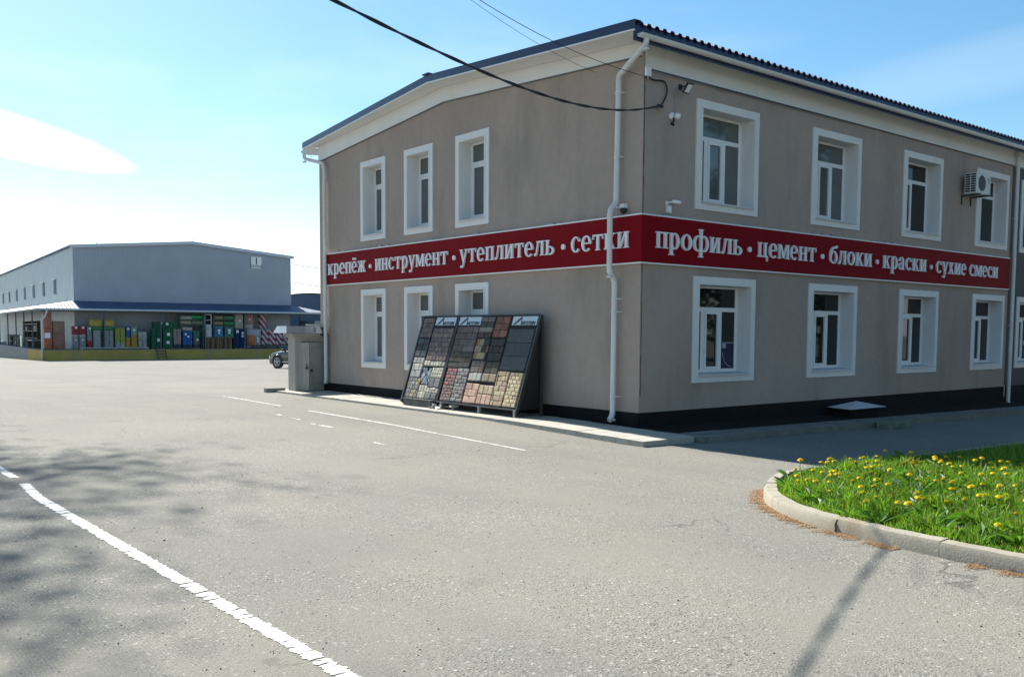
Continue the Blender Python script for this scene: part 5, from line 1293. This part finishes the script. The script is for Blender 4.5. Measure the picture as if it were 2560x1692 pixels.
    m = MB(); m.box(-.38, .38, 0, .06, 0, .07); m.box(-.38, .38, 0, .06, 1.07, 1.14); m.box(-.38, -.31, 0, .06, .07, 1.07); m.box(.31, .38, 0, .06, .07, 1.07); m.box(-.31, .31, .01, .05, .53, .58); m.build('frame', PVC, t)
    m = MB(); m.box(-.31, .31, .02, .035, .07, 1.07); m.build('pane', GLASS, t)
    # white paper and rails along the dock edge
    t = wthing('edge_rail', 'grey steel rail lying along the yellow dock edge', 'rail', 6.5, .3, z); m = MB(); m.box(-3.2, 3.2, -.05, .05, .12, .24); m.build('beam', GALV, t)
    for x in (-3, 0, 3): m = MB(); m.box(x-.05, x+.05, -.04, .04, 0, .12); m.build('foot', GALV, t)
    # ladder
    t = wthing('dock_ladder', 'dark steel ladder leaning on the yellow dock front', 'ladder', 10.75, -.02, -.1)
    for s in (-.42, .42): m = MB(); m.tube([(s+.08, -.45, -.1), (s, -.05, 1.1)], .045, 8); m.build('rail', STEEL, t)
    for k in range(4): m = MB(); f = .15+k*.24; m.tube([(-.42+.08*(1-f), -.45+.4*f, -.1+1.2*f), (.42+.08*(1-f), -.45+.4*f, -.1+1.2*f)], .03, 6); m.build('rung', STEEL, t)
    # things along the left side of the dock
    for (b, w_, h, col, lab) in ((33, 2.6, 1.3, (.40, .36, .32), 'heap of white and brown sacks far along the left dock'), (24.5, 1.2, .9, (.42, .44, .36), 'pale big bag on the left side of the dock')):
        t = wthing('sack_heap', lab, 'sacks', 1.2, b, z); m = MB(); rn = random.Random(int(b))
        for j in range(4):
            for i in range(3): e = rn.uniform(-.1, .1); m.bevbox(-.7+i*.45+e, -.28+i*.45+e, -w_/2+rn.uniform(0, .3), w_/2, j*h/4, (j+1)*h/4-.01, .09)
        m.build('sacks', mat('sack_%d' % int(b), col, .8, 0, .3, .3, 3), t, True, auto=40)
    t = wthing('leaning_panel', 'pale narrow board standing at the left dock edge', 'board', .35, 18.2, z); m = MB(); m.box(-.04, .04, -.5, .5, 0, 1.25); m.build('board', PVC, t)
    t = wthing('work_bench', 'grey bench frame on the left dock near its corner', 'bench', 1.0, 13, z); m = MB(); m.box(-.4, .4, -2.5, 2.5, .75, .85); m.build('top', GALV, t)
    for y in (-2.3, 2.3): m = MB(); m.box(-.35, .35, y-.05, y+.05, 0, .75); m.build('leg', STEEL, t)
    t = wthing('storage_rack', 'dark storage shelving in the shade of the left dock', 'rack', 2.5, 24, z)
    for zz in (.9, 1.7, 2.5): m = MB(); m.box(-.6, .6, -6, 6, zz, zz+.1); m.build('shelf', STEEL, t)
    for y in (-6, -2, 2, 6): m = MB(); m.box(-.6, .6, y-.06, y+.06, 0, 2.9); m.build('upright', STEEL, t)
    stack('dark bale on the shaded shelving, nearer one', 2.0, 3.0, 1.95+.8, 3.4, 20, [(1, (.06, .09, .09))], pallet=False, bags=False, d=3, name='shelf_bale', cat='bale')
    stack('dark bale on the shaded shelving, farther one', 2.0, 3.0, 1.95+.8, 3.3, 27, [(1, (.05, .08, .08))], pallet=False, bags=False, d=3, name='shelf_bale', cat='bale')
goods()

# ------------------------------------------------------------------ hangar, shed and wires behind
def backdrop():
    t = thing('hangar', 'arched grey-blue hangar in the gap between warehouse and beige building', 'hangar', (41.8, 96.0, -1.5), R(-8))
    rr = 17.0; n = 28; H = 7.8; a0 = .95
    pts = [(rr*math.sin(a0-2*a0*k/n), H-rr+rr*math.cos(a0-2*a0*k/n)) for k in range(n+1)]
    m = MB(); m.prism([(pts[0][0], -1)]+pts+[(pts[-1][0], -1)], .25); m.build('end_wall', mat('hangar_blue', (.10, .135, .20), .6, 0, .3, .08, .5), t)
    m = MB(); m.add([(p[0]*1.01, y, p[1]+.12) for y in (-.6, 45) for p in pts], [(k, k+1, n+2+k, n+1+k) for k in range(n)]); m.build('roof', clad_mat('hangar_roof', (.42, .46, .48), 1.0, 1, .3), t, True)
    t = thing('open_shed', 'low open shed with a slatted light roof edge beyond the utility cabinet', 'shed', (46, 84, -1.5), R(-6))
    m = MB(); m.box(-6, 8, 0, 6, 0, 3.2); m.build('interior', mat('shed_dark', (.012, .014, .018), .9), t)
    m = MB()
    for k in range(16): x = -5.5+k*.9; m.hexa([(x, -.15, 2.5), (x+.42, -.15, 2.5), (x+.42, -.05, 2.5), (x, -.05, 2.5), (x-.5, -.15, 3.3), (x-.08, -.15, 3.3), (x-.08, -.05, 3.3), (x-.5, -.05, 3.3)])
    m.build('slats', PVC, t)
    m = MB(); m.box(-9.5, -6, -.1, 5, 0, 4.3); m.build('side_block', mat('shed_panel', (.36, .42, .47), .6, 0, .3, .08, 1), t)
    for i, (z0, z1) in enumerate(((9.0, 7.2), (7.0, 5.2))):
        m = MB(); a = Vector((33.5, 84, z0)); b = Vector((60, 84, z1)); m.tube([a.lerp(b, k/12)-Vector((0, 0, .6*(k/12)*(1-k/12)*4*.3)) for k in range(13)], .03, 5)
        tag(m.build('distant_wire', CABLE, None, True), ['upper thin wire crossing the gap behind the warehouse', 'lower thin wire crossing the gap behind the warehouse'][i], 'wire')
backdrop()

# ------------------------------------------------------------------ parked car, half hidden by the cabinet
def car():
    t = thing('parked_car', 'dark olive estate car parked behind the utility cabinet, only its front half showing', 'car', (11.67, 36.9, gz(11.67, 36.9)), R(108))
    # local: +x forward; side profile as stations (x, half width, z list)
    paint = mat('car_paint', (.055, .060, .045), .25, .5, .5, .05, 2, coat=.8)
    gl = mat('car_glass', (.02, .026, .026), .05, 0, .8)
    def loft(st, name, matl, parent, close=True):
        m = MB(); k = len(st[0]); vs = [p for s in st for p in s]
        fs = [(i*k+j, i*k+j+1, (i+1)*k+j+1, (i+1)*k+j) for i in range(len(st)-1) for j in range(k-1)]
        fs += [tuple(range(k)), tuple((len(st)-1)*k+j for j in range(k-1, -1, -1))]
        m.add(vs, fs); return m.build(name, matl, parent, True, auto=35)
    def sec(x, hw, zb, zs, zt, tw): # lower body ring from right sill over the top to left sill
        return [(x, -hw*.94, zb), (x, -hw, zb+.18), (x, -hw, zs-.06), (x, -hw*.97, zs), (x, -tw, zt), (x, tw, zt), (x, hw*.97, zs), (x, hw, zs-.06), (x, hw, zb+.18), (x, hw*.94, zb)]
    body = [sec(2.28, .62, .32, .62, .66, .5), sec(2.22, .76, .24, .70, .76, .62), sec(2.0, .86, .22, .78, .84, .70), sec(1.5, .90, .24, .88, .94, .74), sec(.95, .92, .24, .96, 1.02, .78), sec(.4, .93, .24, .98, 1.02, .8), sec(-.8, .93, .24, 1.0, 1.04, .8), sec(-1.7, .91, .26, 1.0, 1.05, .78), sec(-2.25, .82, .34, .98, 1.02, .7), sec(-2.36, .7, .42, .80, .84, .6)]
    bd = loft(body, 'body', paint, t)
    cab = [[(x, -a, z0), (x, -b, z1), (x, b, z1), (x, a, z0)] for x, a, b, z0, z1 in ((.98, .74, .70, 1.0, 1.02), (.25, .80, .62, 1.0, 1.42), (-.2, .80, .60, 1.0, 1.50), (-1.3, .80, .60, 1.02, 1.49), (-1.95, .76, .60, 1.02, 1.38), (-2.25, .7, .6, 1.0, 1.05))]
    loft(cab, 'glasshouse', gl, t)
    m = MB(); m.bevbox(-1.95, .22, -.60, .60, 1.475, 1.525, .02); m.build('roof_panel', paint, t)
    for s in (-1, 1):
        m = MB(); m.tube([(1.0, s*.76, 1.01), (.25, s*.66, 1.42), (-.1, s*.62, 1.49)], .03, 6); m.tube([(-.35, s*.83, 1.0), (-.40, s*.64, 1.47)], .03, 6); m.tube([(-1.4, s*.83, 1.0), (-1.5, s*.64, 1.47)], .03, 6); m.build('pillar', paint, t)
        m = MB(); m.bevbox(.72, .92, s*.98-.10, s*.98+.10, .98, 1.13, .04); m.box(.76, .84, min(s*.80, s*.9), max(s*.80, s*.9), 1.0, 1.04); m.build('mirror', BLACK, t)
        m = MB(); m.hexa([(2.02, s*.85-.03, .64), (2.26, s*.62-.03, .60), (2.26, s*.62+.03, .60), (2.02, s*.85+.03, .64), (2.02, s*.85-.03, .76), (2.26, s*.62-.03, .70), (2.26, s*.62+.03, .70), (2.02, s*.85+.03, .76)]); m.build('headlight', PVC, t)
        m = MB(); m.box(-1.2, 1.0, s*.935-.008, s*.935+.008, .36, .40); m.build('sill_trim', PVC, t)
        for x in (1.38, -1.40):
            w = MB(); w.lathe([(.24, -.11), (.335, -.11), (.355, -.08), (.355, .08), (.335, .11), (.24, .11)], (x, s*.83, .355), (0, 1, 0), 26); wh = w.build('wheel', mat('tyre', (.012, .012, .012), .8), t, True, auto=40)
            r = MB()
            for k in range(5):
                a = 2*math.pi*k/5+.3
                for da in (-.16, .16):
                    p0 = Vector((x+.05*math.cos(a), s*.945, .355+.05*math.sin(a))); p1 = Vector((x+.235*math.cos(a+da), s*.945, .355+.235*math.sin(a+da))); r.tube([p0, p1], .022, 5)
            r.lathe([(.25, -.01), (.25, .012), (.225, .012), (.225, -.01)], (x, s*.935, .355), (0, 1, 0), 24); r.lathe([(.055, 0), (.05, .02)], (x, s*.94, .355), (0, s, 0), 12); r.build('rim', mat('alloy', (.55, .56, .57), .3, .8), wh)
            a = MB(); a.lathe([(.40, -.005), (.40, .005)], (x, s*.928, .36), (0, 1, 0), 26); a.build('wheel_arch', BLACK, t)
            q = MB(); pts = [(x+.42*math.cos(b), s*.93, .36+.42*math.sin(b)) for b in np.linspace(.05, math.pi-.05, 14)]; q.tube(pts, .03, 6); q.build('arch_lip', paint, t, True)
    m = MB(); m.box(2.26, 2.30, -.42, .42, .42, .58); m.build('grille', BLACK, t)
car()

# ------------------------------------------------------------------ trees
def tree(name, label, loc, height, crown, trunk_h, n_leaf, leaf, seed, sizes=(.10, .22), cat='tree', group=None):
    rn = random.Random(seed); t = thing(name, label, cat, loc, 0, group)
    b = MB(); r0 = height*.022
    spine = [(0, 0, -.3)]; x = y = 0
    for k in range(1, 9): x += rn.uniform(-.12, .12); y += rn.uniform(-.12, .12); spine.append((x, y, height*.94*k/8))
    b.tube(spine, [r0*(1-.85*k/8) for k in range(9)], 9)
    tips = []
    for k in range(26):
        f = rn.uniform(trunk_h/height, .95); h = height*f; i = min(7, int(f/.94*8)); base = Vector(spine[i]).lerp(Vector(spine[i+1]), .5); base.z = h
        a = rn.uniform(0, 6.283); ln = crown*rn.uniform(.55, 1.05)*(1-.55*max(0, f-.45)); up = rn.uniform(.15, .7)
        d = Vector((math.cos(a), math.sin(a), up)); e = base+d*ln; mid = base.lerp(e, .5)+Vector((rn.uniform(-.3, .3), rn.uniform(-.3, .3), rn.uniform(-.1, .4)))
        b.tube([base, mid, e], [r0*.34, r0*.18, r0*.06], 6)
        for j in range(6):
            q = base.lerp(e, rn.uniform(.35, 1)); dd = Vector((rn.uniform(-1, 1), rn.uniform(-1, 1), rn.uniform(-.3, .9))).normalized()*crown*rn.uniform(.15, .4)
            b.tube([q, q+dd*.5+Vector((0, 0, rn.uniform(-.1, .15))), q+dd], [r0*.10, r0*.06, r0*.025], 4); tips += [q+dd, q+dd*.6]
        tips.append(e)
    b.build('trunk', BARK, t, True)
    tp = np.array([tuple(p) for p in tips]); g = np.random.default_rng(seed)
    c = tp[g.integers(0, len(tp), n_leaf)]+g.normal(0, 1, (n_leaf, 3))*crown*.085
    s = g.uniform(*sizes, n_leaf); u = g.normal(0, 1, (n_leaf, 3)); u /= np.linalg.norm(u, axis=1)[:, None]; v = g.normal(0, 1, (n_leaf, 3)); v -= u*(u*v).sum(1)[:, None]; v /= np.linalg.norm(v, axis=1)[:, None]
    u *= s[:, None]; v *= (s*.6)[:, None]; V = np.stack([c-u*.5, c+v*.5, c+u*.5, c-v*.5], 1).reshape(-1, 3)
    me = bpy.data.meshes.new('crown'); me.vertices.add(len(V)); me.vertices.foreach_set('co', V.ravel()); me.loops.add(len(V)); me.loops.foreach_set('vertex_index', np.arange(len(V), dtype=np.int32))
    me.polygons.add(n_leaf); me.polygons.foreach_set('loop_start', np.arange(n_leaf, dtype=np.int32)*4); me.materials.append(leaf); me.update(calc_edges=True)
    o = bpy.data.objects.new('crown', me); COL.objects.link(o); o.parent = t
    return t
tree('roadside_tree', 'tall spring tree whose branches throw dappled shade on the left of the yard', (-12.3, 22.5, -.1), 21, 6.2, 11.5, 9500, LEAF, 11, (.12, .26), group='trees left of the yard')
tree('roadside_tree', 'slimmer spring tree left of the yard shading the near white line', (-14.3, 14.0, 0), 19, 5.2, 10, 7500, LEAF, 12, (.12, .26), group='trees left of the yard')
for k, (x, y, h) in enumerate(((8, -27, 15), (17, -24, 17), (26, -26, 14), (35, -22, 16), (46, -25, 15), (58, -20, 17))):
    tree('yard_tree', ['leafy tree mirrored in the windows, nearest the grass island', 'leafy tree mirrored in the windows, second along the row', 'leafy tree mirrored in the windows, third along the row', 'leafy tree mirrored in the windows, fourth along the row', 'leafy tree mirrored in the windows, fifth along the row', 'leafy tree mirrored in the windows, farthest along the row'][k], (x, y, -.3), h, 5.6, 1.2, 9000, LEAFD if k % 2 else LEAF, 30+k, (.3, .6), group='trees opposite the long wall')
